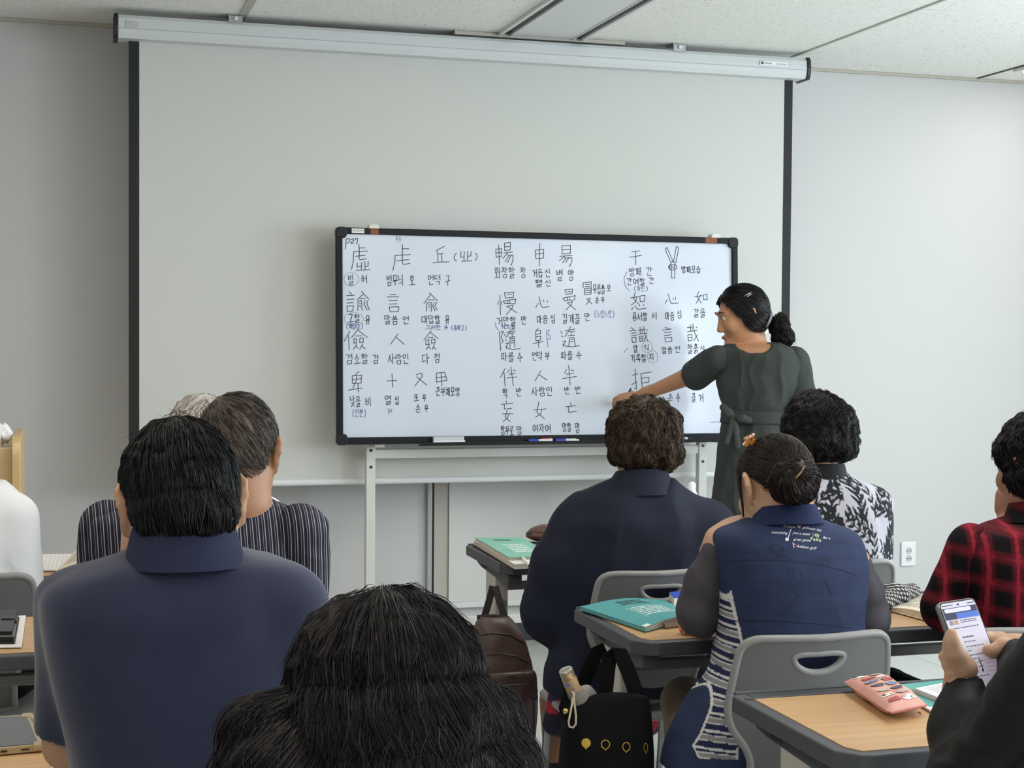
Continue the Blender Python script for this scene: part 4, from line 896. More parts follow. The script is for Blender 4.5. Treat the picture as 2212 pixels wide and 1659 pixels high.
hr2 = Hair(H, hr.bl, [(0, 60), (180, 30)], (.0, .3, .95), 0, 6, 9); hr2.locks(hc, HM['soft'], 160, 14, .5, .0004, 1.8, 16, 0, (.99, 1.04), .22, .3, name='flyaways', stop=-90)
seated_legs('trousers', p, (c0[0]-.02, c0[1]+.02, .49), fabric('trousers_dark', '#24262e', .85))

# 2. woman with dark wavy hair, nearest the camera
p = person('woman with thick dark wavy hair parted at the crown, seen from behind, nearest the viewer', (.3, 1.6, 0))
H = Head(pt(832, 1490, 1.74), .04, .30, 0, 1.0)
B = Solid(); nk = H.w(0, -.10, -.22); H.build(B, nk, .05)
nz = nk[2]
tor = [(nz+.01, nk[0], nk[1], .06, .055), (nz-.02, nk[0], nk[1]-.01, .12, .08), (nz-.06, nk[0], nk[1]-.01, .19, .10), (nz-.12, nk[0], nk[1], .205, .115), (nz-.3, nk[0], nk[1]+.02, .19, .13), (.46, nk[0], nk[1]+.04, .19, .15)]
B.loft(tor, inset=.012); sh = V3(nk[0], nk[1], nz-.09)
for q in (-1, 1): B.chain([sh+V3(q*.185, 0, 0), sh+V3(q*.22, .06, -.25), sh+V3(q*.10, .30, -.28)], [.042, .034, .024], .02); hand(B, sh+V3(q*.10, .30, -.28), (-q*.2, 1, 0), (0, 0, 1), -q, (.5, .5, .6, .6), .92)
body(p, H, B, .005, '#b98f74')
G = Solid(); G.loft(tor)
for q in (-1, 1): G.chain([sh+V3(q*.185, 0, 0), sh+V3(q*.22, .06, -.25), sh+V3(q*.115, .26, -.276)], [.056, .048, .036], .03)
solid('blouse', G, .006, fabric('blouse_black', '#1b1b20', .8), p, .004)
DK = HM['soft']
hr = Hair(H, [((0, -.008, .002), (.112, .118, .112)), ((0, -.02, -.045), (.132, .122, .085)), ((-.112, -.012, -.085), (.088, .085, .064)), ((-.142, .0, -.045), (.046, .055, .052)), ((.118, .0, -.05), (.04, .055, .05)), ((.098, -.012, -.095), (.072, .08, .06)), ((0, -.05, -.10), (.12, .09, .065))],
          [(0, -80), (80, -75), (100, -62), (118, -40), (130, 0), (150, 25), (180, 34)], (0, -.22, .97), .045, 4.5, 2)
hc = hr.cap(p, DK, f=.94)
hr.locks(hc, DK, 17000, 18, 1.15, .0006, .75, 7, .3, (.955, 1.012), .008, 0, clump=2.2, stop=-14, jit=.02, wz=.55)
hr4 = Hair(H, hr.bl, [(0, -80), (100, -62), (118, -40), (180, 0)], (0, -.22, .97), .045, 4.5, 2); hr4.line = [(0, -80), (180, -80)]
hr4.line = [(0, -15), (100, -15), (180, 20)]; sv, hr.line = hr.line, [(0, -75), (180, -75)]
hr.locks(hc, DK, 2200, 14, .55, .0006, .9, 8, .25, (.985, 1.05), .05, .1, clump=2, name='curls', stop=-25, rootgap=3, jit=.04, wz=.5); hr.line = sv
hr2 = Hair(H, hr.bl, [(0, 10), (180, 20)], (0, -.22, .97), 0, 5, 7); hr2.locks(hc, DK, 260, 14, .8, .0003, 1.0, 9, 0, (1, 1.04), .16, .2, name='flyaways', stop=-90)
seated_legs('trousers', p, (nk[0], nk[1]+.03, .49), fabric('trousers_grey', '#3a3a40', .85))

# 3. man in the pinstripe jacket
p = person('man with short salt-and-pepper hair in a dark pinstripe jacket, behind the navy polo man', (.45, 3.05, 0))
D = 3.15; H = Head(pt(514, 952, 3.17), -.32, .20, .02, 1.03)
B = Solid(); nk = pt(520, 1090, 3.13); H.build(B, nk, .060, True, .1)
tor = rows(D, [(1058, 440, 565, .06), (1080, 350, 585, .085), (1098, 268, 622, .10), (1115, 215, 655, .11), (1135, 206, 668, .115), (1170, 206, 672, .12), (1240, 216, 668, .125), (1400, 235, 660, .14), (1560, 235, 655, .15)])
B.loft(tor, inset=.014); L = a3([(232, 1150, 3.15), (222, 1335, 3.18), (300, 1285, 3.45)]); R_ = a3([(648, 1155, 3.15), (655, 1335, 3.2), (560, 1285, 3.47)])
B.chain(L, [.05, .04, .027], .02); B.chain(R_, [.05, .04, .027], .02); hand(B, L[2], FW, UP, -1, (.5,)*4); hand(B, R_[2], FW, UP, 1, (.5,)*4)
body(p, H, B, .0045, '#a07557')
def stripe_mat(name, base, line, per, wid, axis=0):
    if name in MATS: return MATS[name]
    m = mat(name, base, .8, spec=.2); nt = m.node_tree; b = nt.nodes['Principled BSDF']; tc = nt.nodes.new('ShaderNodeTexCoord'); sp = nt.nodes.new('ShaderNodeSeparateXYZ'); nt.links.new(tc.outputs['Object'], sp.inputs[0])
    def mth(op, a, bb):
        n = nt.nodes.new('ShaderNodeMath'); n.operation = op
        for i, v in enumerate((a, bb)):
            if isinstance(v, (int, float)): n.inputs[i].default_value = v
            else: nt.links.new(v, n.inputs[i])
        return n.outputs[0]
    u = mth('ADD', sp.outputs[axis], mth('MULTIPLY', sp.outputs[2], .06 if axis == 0 else 0))
    s1 = mth('LESS_THAN', mth('FRACT', mth('DIVIDE', u, per), 0), wid/per); s2 = mth('LESS_THAN', mth('FRACT', mth('DIVIDE', mth('ADD', u, per*.38), per), 0), wid/per*.7)
    s = mth('MAXIMUM', s1, mth('MULTIPLY', s2, .6)); mx = nt.nodes.new('ShaderNodeMixRGB'); mx.inputs[1].default_value = (*lin(base), 1); mx.inputs[2].default_value = (*lin(line), 1)
    nt.links.new(s, mx.inputs[0]); nt.links.new(mx.outputs[0], b.inputs['Base Color']); return m
pin = stripe_mat('pinstripe', '#201f2d', '#a9a4a8', .0125, .0015)
G = Solid(); G.loft(tor); G.cut((0, 0, tor[0][0]-.003), (0, 0, 1)); jk = solid('jacket', G, .005, pin, p, .003, (8, 8, 5), 5)
for nm, A in (('sleeve', L), ('sleeve', R_)):
    G = Solid(); G.chain([A[0]+V3(0, 0, .005), A[1], A[1]+(A[2]-A[1])*.85], [.060, .054, .040], .02); solid(nm, G, .006, pin, p, .007, (9, 9, 12), 6)
hr = Hair(H, [((0, -.004, .002), (.080, .098, .096)), ((0, -.022, -.045), (.074, .080, .058))], SHORT, (-.35, -.35, .87), .0, 6, 3)
sc_m = mat('scalp', '#80604b', .6, var=.12, vscale=40)
hc = hr.cap(p, mat('short_hair_base', '#5a493d', .7, var=.3, vscale=90), f=.985); hr.locks(hc, HM['grey'], 3800, 8, .26, .0006, .1, 6, .35, (.985, 1.01), .05, .35, stop=-8)
seated_legs('trousers', p, (nk[0]-.08, nk[1]+.02, .49), fabric('trousers_dark', '#24262e', .85))

# 4. white-haired person in the front row
p = person('white-haired person in a white top, mostly hidden behind the pinstripe man', (.28, 4.05, 0))
D = 4.1; H = Head(pt(436, 938, 4.1), 0, .15, 0, 1.0); B = Solid(); nk = pt(436, 1050, 4.08); H.build(B, nk, .052)
tor = rows(D, [(1035, 400, 475, .05), (1058, 345, 540, .08), (1072, 300, 572, .095), (1092, 278, 590, .105), (1130, 272, 594, .115), (1260, 290, 580, .13), (1420, 290, 580, .14)])
B.loft(tor, inset=.012); L = a3([(298, 1115, 4.1), (285, 1205, 4.12), (380, 1180, 4.4)]); R_ = a3([(575, 1115, 4.1), (580, 1205, 4.12), (490, 1180, 4.4)])
for A, q in ((L, -1), (R_, 1)): B.chain(A, [.042, .034, .024], .02); hand(B, A[2], FW, UP, q, (.5,)*4, .95)
body(p, H, B, .006, '#b98f74'); G = Solid(); G.loft(tor)
for A in (L, R_): G.chain([A[0], A[1]], [.052, .048], .02)
solid('white_top', G, .006, fabric('white_cotton', '#e9e9ea', .8, .02), p, .004)
hr = Hair(H, [((0, -.004, .004), (.092, .106, .104)), ((0, -.02, -.05), (.085, .09, .06))], SHORT, (.1, -.3, .9), .05, 5, 4); hc = hr.cap(p, HM['white']); hr.locks(hc, HM['white'], 2200, 10, .6, .0010, .4, 7, .3, (.96, 1.02), .04)
seated_legs('trousers', p, (nk[0]-.02, nk[1]+.02, .49), fabric('trousers_beige', '#8a7d6c', .85), spread=.065, yaw=.25)

# 5. woman in the plain navy jacket
p = person('woman with brown permed hair in a plain dark navy jacket, seen from behind', (1.40, 4.0, 0))
D = 4.15; H = Head(pt(1389, 940, 4.18), .05, .12, 0, 1.0); B = Solid(); nk = pt(1378, 1062, 4.14); H.build(B, nk, .055)
tor = rows(D, [(1036, 1325, 1450, .06), (1052, 1285, 1472, .085), (1075, 1250, 1505, .10), (1100, 1228, 1532, .11), (1130, 1208, 1548, .12), (1200, 1195, 1560, .12), (1300, 1195, 1565, .12), (1400, 1190, 1560, .12), (1440, 1172, 1545, .12), (1478, 1168, 1540, .12), (1490, 1180, 1530, .12)])
B.loft(tor[:8], inset=.02); L = a3([(1248, 1125, 4.15), (1186, 1322, 4.13), (1270, 1300, 4.42)]); R_ = a3([(1530, 1135, 4.17), (1562, 1320, 4.2), (1470, 1290, 4.48)])
for A, q in ((L, -1), (R_, 1)): B.chain(A, [.042, .034, .024], .02); hand(B, A[2], FW, UP, q, (.5,)*4, .95)
body(p, H, B, .0045, '#b48a6e')
jm = fabric('jacket_navy', '#1d2030', .7, .10, 500, .10)
G = Solid(); G.loft(tor); G.chain([L[0]+V3(0, 0, -.01), L[0]*.5+L[1]*.5+V3(-.012, -.01, 0), L[1], L[1]+(L[2]-L[1])*.8], [.068, .072, .060, .042], .045); G.chain([R_[0]+V3(0, 0, -.01), R_[1], R_[1]+(R_[2]-R_[1])*.8], [.068, .062, .042], .045)
G.cut((0, 0, tor[0][0]-.003), (0, 0, 1))
solid('jacket', G, .006, jm, p, .022, (5, 5, 3.2), 15)
collar('collar', p, pt(1378, 1058, 4.135)+V3(0, 0, -.012), (.104, .094, .006), pt(1386, 1016, 4.145), (.069, .071, .010), jm, 0, .4, .004)
hr = Hair(H, [((0, -.006, .002), (.104, .115, .105)), ((0, -.02, -.045), (.104, .10, .062))], [(0, -50), (50, -52), (75, -44), (95, -30), (112, 0), (130, 20), (150, 30), (180, 36)], (-.05, -.45, .85), .075, 5, 5)
hc = hr.cap(p, HM['brown'], f=.95); hr.locks(hc, HM['brown'], 6500, 14, .8, .0008, .6, 7, .3, (.95, 1.02), .03, .1, clump=3, stop=-9, jit=.06)
bm_ = hr.locks(hc, HM['brown'], 350, 16, .6, .0007, 2.0, 14, .2, (1.0, 1.04), .05, 0, clump=4, name='curls', stop=-12)
def bright(V):
    """woven print of the lower garment: red, orange, navy and yellow patches"""
    n = fbm(V*np.array([9, 9, 6.]), 21, 2); pal = [lin(c) for c in ('#1d2145', '#16182c', '#a52232', '#1d2145', '#b5692a', '#16182c')]
    i = np.clip(((n+1)*3).astype(int), 0, 5); return np.array(pal)[i]
G = Solid(); hp = pt(1345, 1500, 4.2); hx = V3(hp[0]+.03, hp[1], .53)
for q in (-1, 1):
    a = hx+V3(q*.08, 0, 0); k_ = a+V3(q*.02+.05, .36, 0); G.cap(a, k_, .085, .07, .05); G.cap(k_, k_+V3(q*.005, -.03, -.24), .07, .085, .04)
G.ell(hx+V3(-.03, -.02, .0), (.19, .15, .09), None, .04); G.chain([hx+V3(-.16, .04, .02), hx+V3(-.20, .08, -.20)], [.05, .03], .04)
solid('print_skirt', G, .007, mat('skirt_print', '#ffffff', .8, attr='col'), p, .008, (8, 8, 4), 8, bright)
for q in (-1, 1):
    G = Solid(); an = pt(1205 if q < 0 else 1330, 1600, 4.5); kn = V3(an[0]+.01, an[1]+.05, .32); G.cap(kn, V3(an[0], an[1], .10), .05, .036, .02); solid('lower_leg', G, .006, skin('#a57c63'), p)
    G = Solid(); fo_ = V3(an[0], an[1]+.05, .05); G.ell(fo_, (.045, .12, .042), None, .02); G.cap(V3(an[0], an[1], .05), V3(an[0], an[1], .125), .043, .04, .02); G.cut((0, 0, .004), (0, 0, -1)); solid('shoe', G, .006, mat('shoe_black', '#151517', .6), p, .002)

# 6. woman with the bun and the navy vest
p = person('woman with a dark hair bun and amber clip in a navy printed vest', (1.62, 3.2, 0))
D = 3.33; H = Head(pt(1676, 1032, 3.36), .12, .42, .03, .98); B = Solid(); nk = pt(1698, 1140, 3.31); H.build(B, nk, .054, True, .25)
tor = rows(D, [(1114, 1640, 1762, .055), (1126, 1598, 1792, .08), (1142, 1550, 1836, .095), (1160, 1536, 1858, .105), (1190, 1540, 1870, .112), (1230, 1547, 1874, .118), (1290, 1553, 1870, .12), (1340, 1553, 1864, .122), (1390, 1546, 1862, .13), (1450, 1528, 1862, .125), (1530, 1464, 1868, .125), (1600, 1430, 1876, .125), (1645, 1420, 1880, .125)])
B.loft(tor[:8], inset=.012); L = a3([(1552, 1186, 3.33), (1512, 1322, 3.36), (1580, 1260, 3.62)]); R_ = a3([(1850, 1212, 3.37), (1872, 1335, 3.40), (1800, 1270, 3.62)])
B.ell(pt(1574, 1142, 3.35), (.052, .034, .021), Rm(0, 0, .0)@np.array(Matrix.Rotation(-.42, 3, 'Y')), .015); B.cap(pt(1545, 1163, 3.345), pt(1530, 1190, 3.35), .020, .018, .015)
for A, q in ((L, -1), (R_, 1)): B.chain(A, [.030, .031, .022], .02); hand(B, A[2], FW*.6+UP*.3, UP*.5-FW*.4, q, (.5,)*4, .92)
body(p, H, B, .004, '#c39a7c')
nv, nw, ng = lin('#22294a'), lin('#d9d6d2'), lin('#8d8b8c'); nvest = lin('#2b3552')
def pix(V):
    v = V-CAM; d = v@FW; return IW/2+FPX*(v@RT)/d, IH/2-FPX*(v@UP)/d
seamx = np.array([[1270, 1561, 1562], [1296, 1555, 1566], [1345, 1553, 1573], [1394, 1545, 1578], [1450, 1531, 1580], [1506, 1506, 1580], [1565, 1478, 1572], [1590, 1463, 1550], [1612, 1470, 1550]])
zz_ = [float(pt(1550, y, 3.29)[2]) for y in seamx[:, 0]]; xx_ = [[float(pt(x, y, 3.29)[0]) for x, y in zip(seamx[:, c], seamx[:, 0])] for c in (1, 2)]
def vestcol(V):
    x, z = V[:, 0], V[:, 2]; o = np.argsort(zz_); zs = np.array(zz_)[o]; a = np.interp(z, zs, np.array(xx_[0])[o]); b = np.interp(z, zs, np.array(xx_[1])[o]); inn = (x > a) & (x < b) & (z < zz_[0]) & (z > zz_[-1]) & (V[:, 1] < 3.2)
    f = ((z+.25*(x-b)*0+.006*np.sin(x*18+1))/.036) % 1; c = np.where((f < .34)[:, None], nv, np.where((f < .40)[:, None], nw, np.where((f < .66)[:, None], ng, np.where((f < .72)[:, None], nw, np.where((f < .86)[:, None], nv, nw)))))
    base = np.array(nvest)*(1+.12*fbm(V*np.array([14, 14, 90.]), 5, 2))[:, None]
    ed = inn & ((x-a < .0035) | (b-x < .0035)); c = np.where(ed[:, None], nw, c)
    return np.where(inn[:, None], c, base)
vm = mat('vest_cloth', '#ffffff', .78, spec=.25, attr='col', bump=.15, bscale=160, stretch=(1, 1, 6))
G = Solid(); G.loft(tor); G.cut((0, 0, tor[0][0]-.003), (0, 0, 1)); G.cut((0, 0, tor[-1][0]+.004), (0, 0, -1))
vest = solid('vest', G, .0028, vm, p, .006, (6, 6, 7), 25, vestcol)
shm = fabric('sheer_sleeve', '#4a464c', .6, .12, 500, .1)
for A, rr in ((L, (.046, .050, .040)), (R_, (.042, .046, .040))):
    G = Solid(); G.chain([A[0]+V3(0, 0, -.012), A[0]*.45+A[1]*.55, A[1], A[1]+(A[2]-A[1])*.7], [rr[0]*.8, rr[0], rr[1], rr[2]*.85], .02); G.cut(A[0]+V3(0, 0, .03), unit(A[0]-A[1]), A[0]-.08, A[0]+.08)
    solid('sleeve', G, .0045, shm, p, .009, (10, 10, 9), 12)
collar('collar', p, pt(1700, 1125, 3.305)+V3(0, 0, -.006), (.080, .078, .008), pt(1697, 1094, 3.32), (.064, .066, .012), fabric('collar_vest', '#232c4c', .8, .06, 300, .15), 0, .4, .004)
hl = [(0, -34), (30, -36), (55, -30), (72, -8), (84, 4), (100, 0), (115, 14), (140, 34), (180, 40)]
bun_d = unit(H.R.T@(pt(1712, 1028, 3.26)-H.c)); hr = Hair(H, [((0, -.004, .002), (.080, .100, .095)), ((0, -.02, -.035), (.074, .083, .055))], hl, -bun_d, .01, 6, 6)
DB = HM['dbrown']; hc = hr.cap(p, DB, f=.975); hr.locks(hc, DB, 4200, 12, .9, .0008, .12, 5, 0, (.975, 1.015), .0, .05, stop=-3)
bc = pt(1714, 1042, 3.245); BH = Head(bc, H.R and 0 if 0 else .1, .2, 0, 1.0)
bn = Hair(BH, [((0, 0, 0), (.054, .045, .046)), ((.010, -.006, .012), (.046, .044, .038)), ((-.004, -.01, -.012), (.05, .042, .036))], [(0, -90), (180, -90)], (-.15, -.75, .55), .06, 3, 8); bo = bn.cap(hc, DB, 'bun'); 
bn.locks(p, DB, 1900, 14, 1.5, .0008, .25, 5, 0, (.98, 1.05), .03, .55, name='bun_locks', stop=-200)
hr3 = Hair(H, hr.bl, [(0, -44), (60, -44), (180, 50)], (0, .2, 1), 0, 5, 12); hr3.locks(hc, DB, 90, 12, .5, .0003, 1.3, 12, .5, (1, 1.03), .12, .1, name='flyaways', stop=-40)
t0_ = [H.w(-.056, .028, .066), H.w(-.072, .034, .03), H.w(-.075, .036, -.01), H.w(-.074, .040, -.05), H.w(-.074, .046, -.085)]
obj('side_lock', tube(nb(), t0_, [.007, .006, .0045, .003, .0012], 8), DB, p, smooth=True)
obj('hair_tie', tube(nb(), [bc+np.array(BH.R@V3(-.022+.026*k/6, -.043-.004*math.sin(PI*k/6), .004+.026*k/6)) for k in range(7)], .0022, 6), mat('tie_tan', '#8a6b4c', .6), p, smooth=True)
cp = pt(1617, 952, 3.36); bm = nb()
for k in range(7): box(bm, cp+V3(.007*math.cos(k*.9)*1.2, -.004, .009*math.sin(k*1.7)), (.010, .009, .008), Matrix.Rotation(k*.7, 3, 'Y'), .0015)
obj('hair_clip', bm, mat('amber', '#b8741f', .15, coat=.6), p); bm = tube(nb(), [cp+V3(-.014, -.003, -.010), cp+V3(-.002, -.008, .008), cp+V3(.012, -.003, .014)], .003, 6); obj('clip_bar', bm, mat('rose_gold', '#d8a48d', .25, metal=.7), p)
seated_legs('trousers', p, (nk[0]-.05, nk[1]+.06, .49), fabric('trousers_khaki', '#8d7c6c', .85), spread=.08, yaw=-.32)
# printed lettering on the vest, laid on the cloth
def on_cloth(o, target, m4, off=.0012):
    me = target.data; n = len(me.vertices); co = np.empty(n*3, np.float32); me.vertices.foreach_get('co', co); q = np.empty(len(me.polygons)*4, np.int32); me.loops.foreach_get('vertex_index', q)
    bv = BVHTree.FromPolygons(co.reshape(-1, 3).tolist(), q.reshape(-1, 4).tolist())
    for v in o.data.vertices:
        w = m4 @ v.co; h = bv.ray_cast(w, m4.to_3x3() @ Vector((0, 0, -1)))
        v.co = (h[0]+(m4.to_3x3() @ Vector((0, 0, off)))) if h[0] is not None else (w-(m4.to_3x3() @ Vector((0, 0, .1))))
def cloth_frame(px, py, dep, ang): 
    o_ = pt(px, py, dep); zz = unit(CAM-o_); x_ = RT*math.cos(ang)-UP*math.sin(ang); x_ = unit(x_-zz*(x_@zz)); return frame(o_, x_, np.cross(zz, x_))
ident = Matrix.Identity(4); pw = mat('print_white', '#dcd9dc', .6); pk = mat('print_pink', '#d9a3a8', .6); pg = mat('print_green', '#9fb08a', .6)
PXM = 3.2/FPX
for body_, px, py, sz, ang in (('Anthem', 1690, 1138, 9, .12), ('golfwear has', 1733, 1141, 8.5, .17), ('everything', 1666, 1152, 8.5, .06), ('you a need', 1712, 1153, 8.5, .1), ('for a', 1777, 1163, 8.5, .14), ('great game.', 1714, 1167, 8.5, .08), ('Anthem golf', 1719, 1182, 9, .12)):
    o = text('lettering', body_, sz*1.45*PXM*.66, ident, pw, vest, .35, .00005); on_cloth(o, vest, cloth_frame(px, py, 3.0, ang))
def cloth_poly(name, pts, m, px, py, ang=0):
    V = []; F = []
    for P_ in pts:
        n = len(V); V += [(x*PXM, -y*PXM, 0) for x, y in P_]; F.append(tuple(range(n, n+len(P_))))
    o = obj(name, (V, F), m, vest); on_cloth(o, vest, cloth_frame(px, py, 3.0, ang), .0014); return o
cloth_poly('print_heart', [[(0, 3), (-4.5, -1.5), (-3.5, -4.5), (-1, -4.5), (0, -2.5), (1, -4.5), (3.5, -4.5), (4.5, -1.5)]], pk, 1726, 1139, .1)
cloth_poly('print_club', [[(9, -12), (11, -13), (4, 8), (2, 8)]]+[[(1+4*math.cos(a), 10+4*math.sin(a)) for a in [2*PI*k/12 for k in range(12)]]], pw, 1699, 1155)
cloth_poly('print_flag', [[(-1, -5), (7, 0), (0, 1)]], mat('print_magenta', '#c06a95', .6), 1714, 1177); cloth_poly('print_pole', [[(-2, -5), (-.5, -5), (2, 6), (0, 6)]], pw, 1714, 1177)
cloth_poly('print_bags', [[(x+2.6*math.cos(a), y+3.2*math.sin(a)) for a in [2*PI*k/10 for k in range(10)]] for x, y in ((-9, 3), (-3, 6), (3, 6), (9, 8), (5, -3), (0, -4))]+[rect(-6, -9, -5, 1), rect(1, -9, 2, 3), rect(5, -8, 6, 4)], pg, 1762, 1160)

def subdiv(L, st=7):
    o = []
    for (x0, y0), (x1, y1) in zip(L, L[1:]):
        n = max(1, int(math.hypot(x1-x0, y1-y0)/st)); o += [(x0+(x1-x0)*k/n, y0+(y1-y0)*k/n) for k in range(n)]
    return o+[L[-1]]
def cloth_lines(name, lines, w, m, cx, cy, off=0):
    return cloth_poly(name, strokes([subdiv([(x-cx, y-cy) for x, y in L]) for L in lines], w), m, cx, cy)
PXM = 3.0/FPX
cloth_lines('yoke_seam', [[(1556, 1217), (1600, 1208), (1680, 1208), (1760, 1215), (1830, 1232), (1864, 1246)], [(1575, 1350), (1650, 1346), (1760, 1354), (1850, 1366)]], 1.6, mat('seam_navy', '#19203a', .8), 1700, 1230)
def loop(cx, cy, rx, ry, a0=0, a1=2*PI, rot=0, n=16): return [(cx+rx*math.cos(a)*math.cos(rot)-ry*math.sin(a)*math.sin(rot), cy+rx*math.cos(a)*math.sin(rot)+ry*math.sin(a)*math.cos(rot)) for a in [a0+(a1-a0)*k/n for k in range(n+1)]]
cloth_lines('line_print', [loop(1680, 1182, 12, 8, rot=.4), loop(1682, 1182, 20, 11, .3, 4, .4), [(1645, 1158), (1660, 1178), (1690, 1200), (1715, 1206)], loop(1780, 1212, 18, 11, rot=-.3), loop(1786, 1212, 10, 7),
    [(1700, 1222), (1704, 1240), (1716, 1250), (1712, 1226), (1728, 1230), (1738, 1256)], loop(1742, 1261, 14, 9), loop(1742, 1278, 26, 16, 0, 3.3), [(1756, 1258), (1786, 1254), (1796, 1276), (1800, 1292)], [(1700, 1282), (1706, 1266), (1730, 1268)],
    loop(1696, 1318, 16, 10, .5, 5, -.6), loop(1716, 1306, 12, 7, rot=-.6), [(1668, 1334), (1690, 1326), (1716, 1300), (1730, 1296)]], 1.5, mat('line_navy', '#222b47', .8), 1730, 1240)
# 7. woman in the leaf print blouse
p = person('woman with short black permed hair in a white blouse printed with black leaves', (1.98, 4.15, 0))
D = 4.4; H = Head(pt(1766, 930, 4.42), .05, .12, 0, 1.0); B = Solid(); nk = pt(1778, 1045, 4.39); H.build(B, nk, .052)
tor = rows(D, [(1010, 1745, 1816, .05), (1030, 1706, 1842, .08), (1046, 1660, 1882, .10), (1062, 1642, 1902, .108), (1100, 1636, 1912, .115), (1160, 1640, 1912, .12), (1240, 1642, 1910, .125), (1340, 1650, 1905, .14), (1420, 1650, 1905, .15)])
B.loft(tor, inset=.014); L = a3([(1655, 1080, 4.4), (1645, 1260, 4.44), (1700, 1240, 4.7)]); R_ = a3([(1888, 1085, 4.42), (1890, 1250, 4.46), (1830, 1240, 4.72)])
for A, q in ((L, -1), (R_, 1)): B.chain(A, [.040, .034, .024], .02); hand(B, A[2], FW, UP, q, (.5,)*4, .92)
body(p, H, B, .0055, '#bd9176')
def leafmask(V):
    """printed sprigs: stems with paired leaves, drawn flat over the cloth"""
    r = np.random.default_rng(4); X, Z = V[:, 0]-.9*(V[:, 1]-V[:, 1].mean())*np.sign(V[:, 0].mean()-V[:, 0]), V[:, 2]; m = np.zeros(len(V), bool); x0, x1, z0, z1 = X.min(), X.max(), Z.min(), Z.max()
    for i in range(95):
        a = r.uniform(.3, 2.9); px, pz = r.uniform(x0, x1), r.uniform(z0, z1); n = r.integers(4, 8)
        for k in range(n):
            sx, sz = px+math.cos(a)*.024*k, pz+math.sin(a)*.024*k
            for q in (-1, 1):
                b = a+q*.65; l = .033*r.uniform(.8, 1.2); cx, cz = sx+math.cos(b)*l*.5, sz+math.sin(b)*l*.5
                near = (np.abs(X-cx) < .03) & (np.abs(Z-cz) < .03); u = (X[near]-cx)*math.cos(b)+(Z[near]-cz)*math.sin(b); v = -(X[near]-cx)*math.sin(b)+(Z[near]-cz)*math.cos(b)
                t = np.clip(np.abs(u)/(l*.5), 0, 1); m[near] |= np.abs(v) < .0050*(1-t**1.8)*(t < 1)
            near = (np.abs(X-sx) < .02) & (np.abs(Z-sz) < .02); u = (X[near]-sx)*math.cos(a)+(Z[near]-sz)*math.sin(a); v = -(X[near]-sx)*math.sin(a)+(Z[near]-sz)*math.cos(a); m[near] |= (np.abs(v) < .0017) & (np.abs(u) < .014)
    return m
leafc = lambda V: np.where(leafmask(V)[:, None], np.array(lin('#17181c')), np.array(lin('#b4b1b9')))
G = Solid(); G.loft(tor); G.cut((0, 0, tor[0][0]-.003), (0, 0, 1))
for A in (L, R_): G.chain([A[0]+V3(0, 0, -.01), A[1], A[1]+(A[2]-A[1])*.8], [.052, .048, .036], .03)
lm = mat('leaf_print', '#ffffff', .75, spec=.25, attr='col'); bl = solid('blouse', G, .0028, lm, p, .005, (7, 7, 5), 31, leafc)
o = collar('collar', p, pt(1779, 1032, 4.388)+V3(0, 0, -.004), (.070, .070, .006), pt(1778, 1004, 4.395), (.060, .062, .008), lm, 0, .4, .004, 150, 12)
me = o.data; a = me.attributes.new('col', 'FLOAT_COLOR', 'POINT'); n = len(me.vertices); co = np.empty(n*3, np.float32); me.vertices.foreach_get('co', co); c = np.ones((n, 4), np.float32); c[:, :3] = leafc(co.reshape(-1, 3)); a.data.foreach_set('color', c.ravel())
hr = Hair(H, [((0, -.006, .004), (.104, .112, .108)), ((0, -.02, -.04), (.106, .10, .058))], [(0, -48), (50, -50), (75, -44), (95, -30), (112, 0), (130, 18), (150, 30), (180, 36)], (0, -.35, .93), .07, 5, 10)
BK = HM['soft']; hc = hr.cap(p, BK, f=.95); hr.locks(hc, BK, 6000, 14, .75, .0008, .8, 8, .25, (.95, 1.025), .03, .1, clump=3, stop=-8, jit=.06); hr.locks(hc, BK, 500, 12, .5, .0006, 2.5, 16, 0, (1, 1.05), .08, 0, name='flyaways', stop=-10)
seated_legs('trousers', p, (nk[0], nk[1]+.03, .49), fabric('trousers_black', '#1c1c20', .85))

# 8. person in red plaid
p = person('black-haired person in a red and black plaid shirt at the right edge, hand on cheek', (2.33, 3.3, 0))
D = 3.5; H = Head(pt(2243, 992, 3.52), .15, .22, .05, 1.0); B = Solid(); nk = pt(2238, 1130, 3.49); H.build(B, nk, .052)
tor = rows(D, [(1108, 2205, 2285, .05), (1126, 2160, 2330, .085), (1140, 2112, 2380, .105), (1158, 2090, 2402, .112), (1210, 2075, 2410, .12), (1290, 2085, 2405, .125), (1360, 2095, 2400, .13), (1480, 2090, 2400, .14), (1560, 2090, 2400, .15)])
B.loft(tor, inset=.028); L = a3([(2098, 1180, 3.5), (2036, 1316, 3.52), (2176, 1128, 3.66)]); R_ = a3([(2390, 1185, 3.52), (2420, 1312, 3.56), (2330, 1255, 3.8)])
for A in (L, R_): B.chain(A, [.040, .034, .025], .02)
hand(B, L[2], UP*.95+RT*.1, -RT*.75-FW*.65, 1, (.15, .2, .3, .4), .95, .03); hand(B, R_[2], FW, UP, 1, (.5,)*4, .95)
body(p, H, B, .0045, '#a87c62')
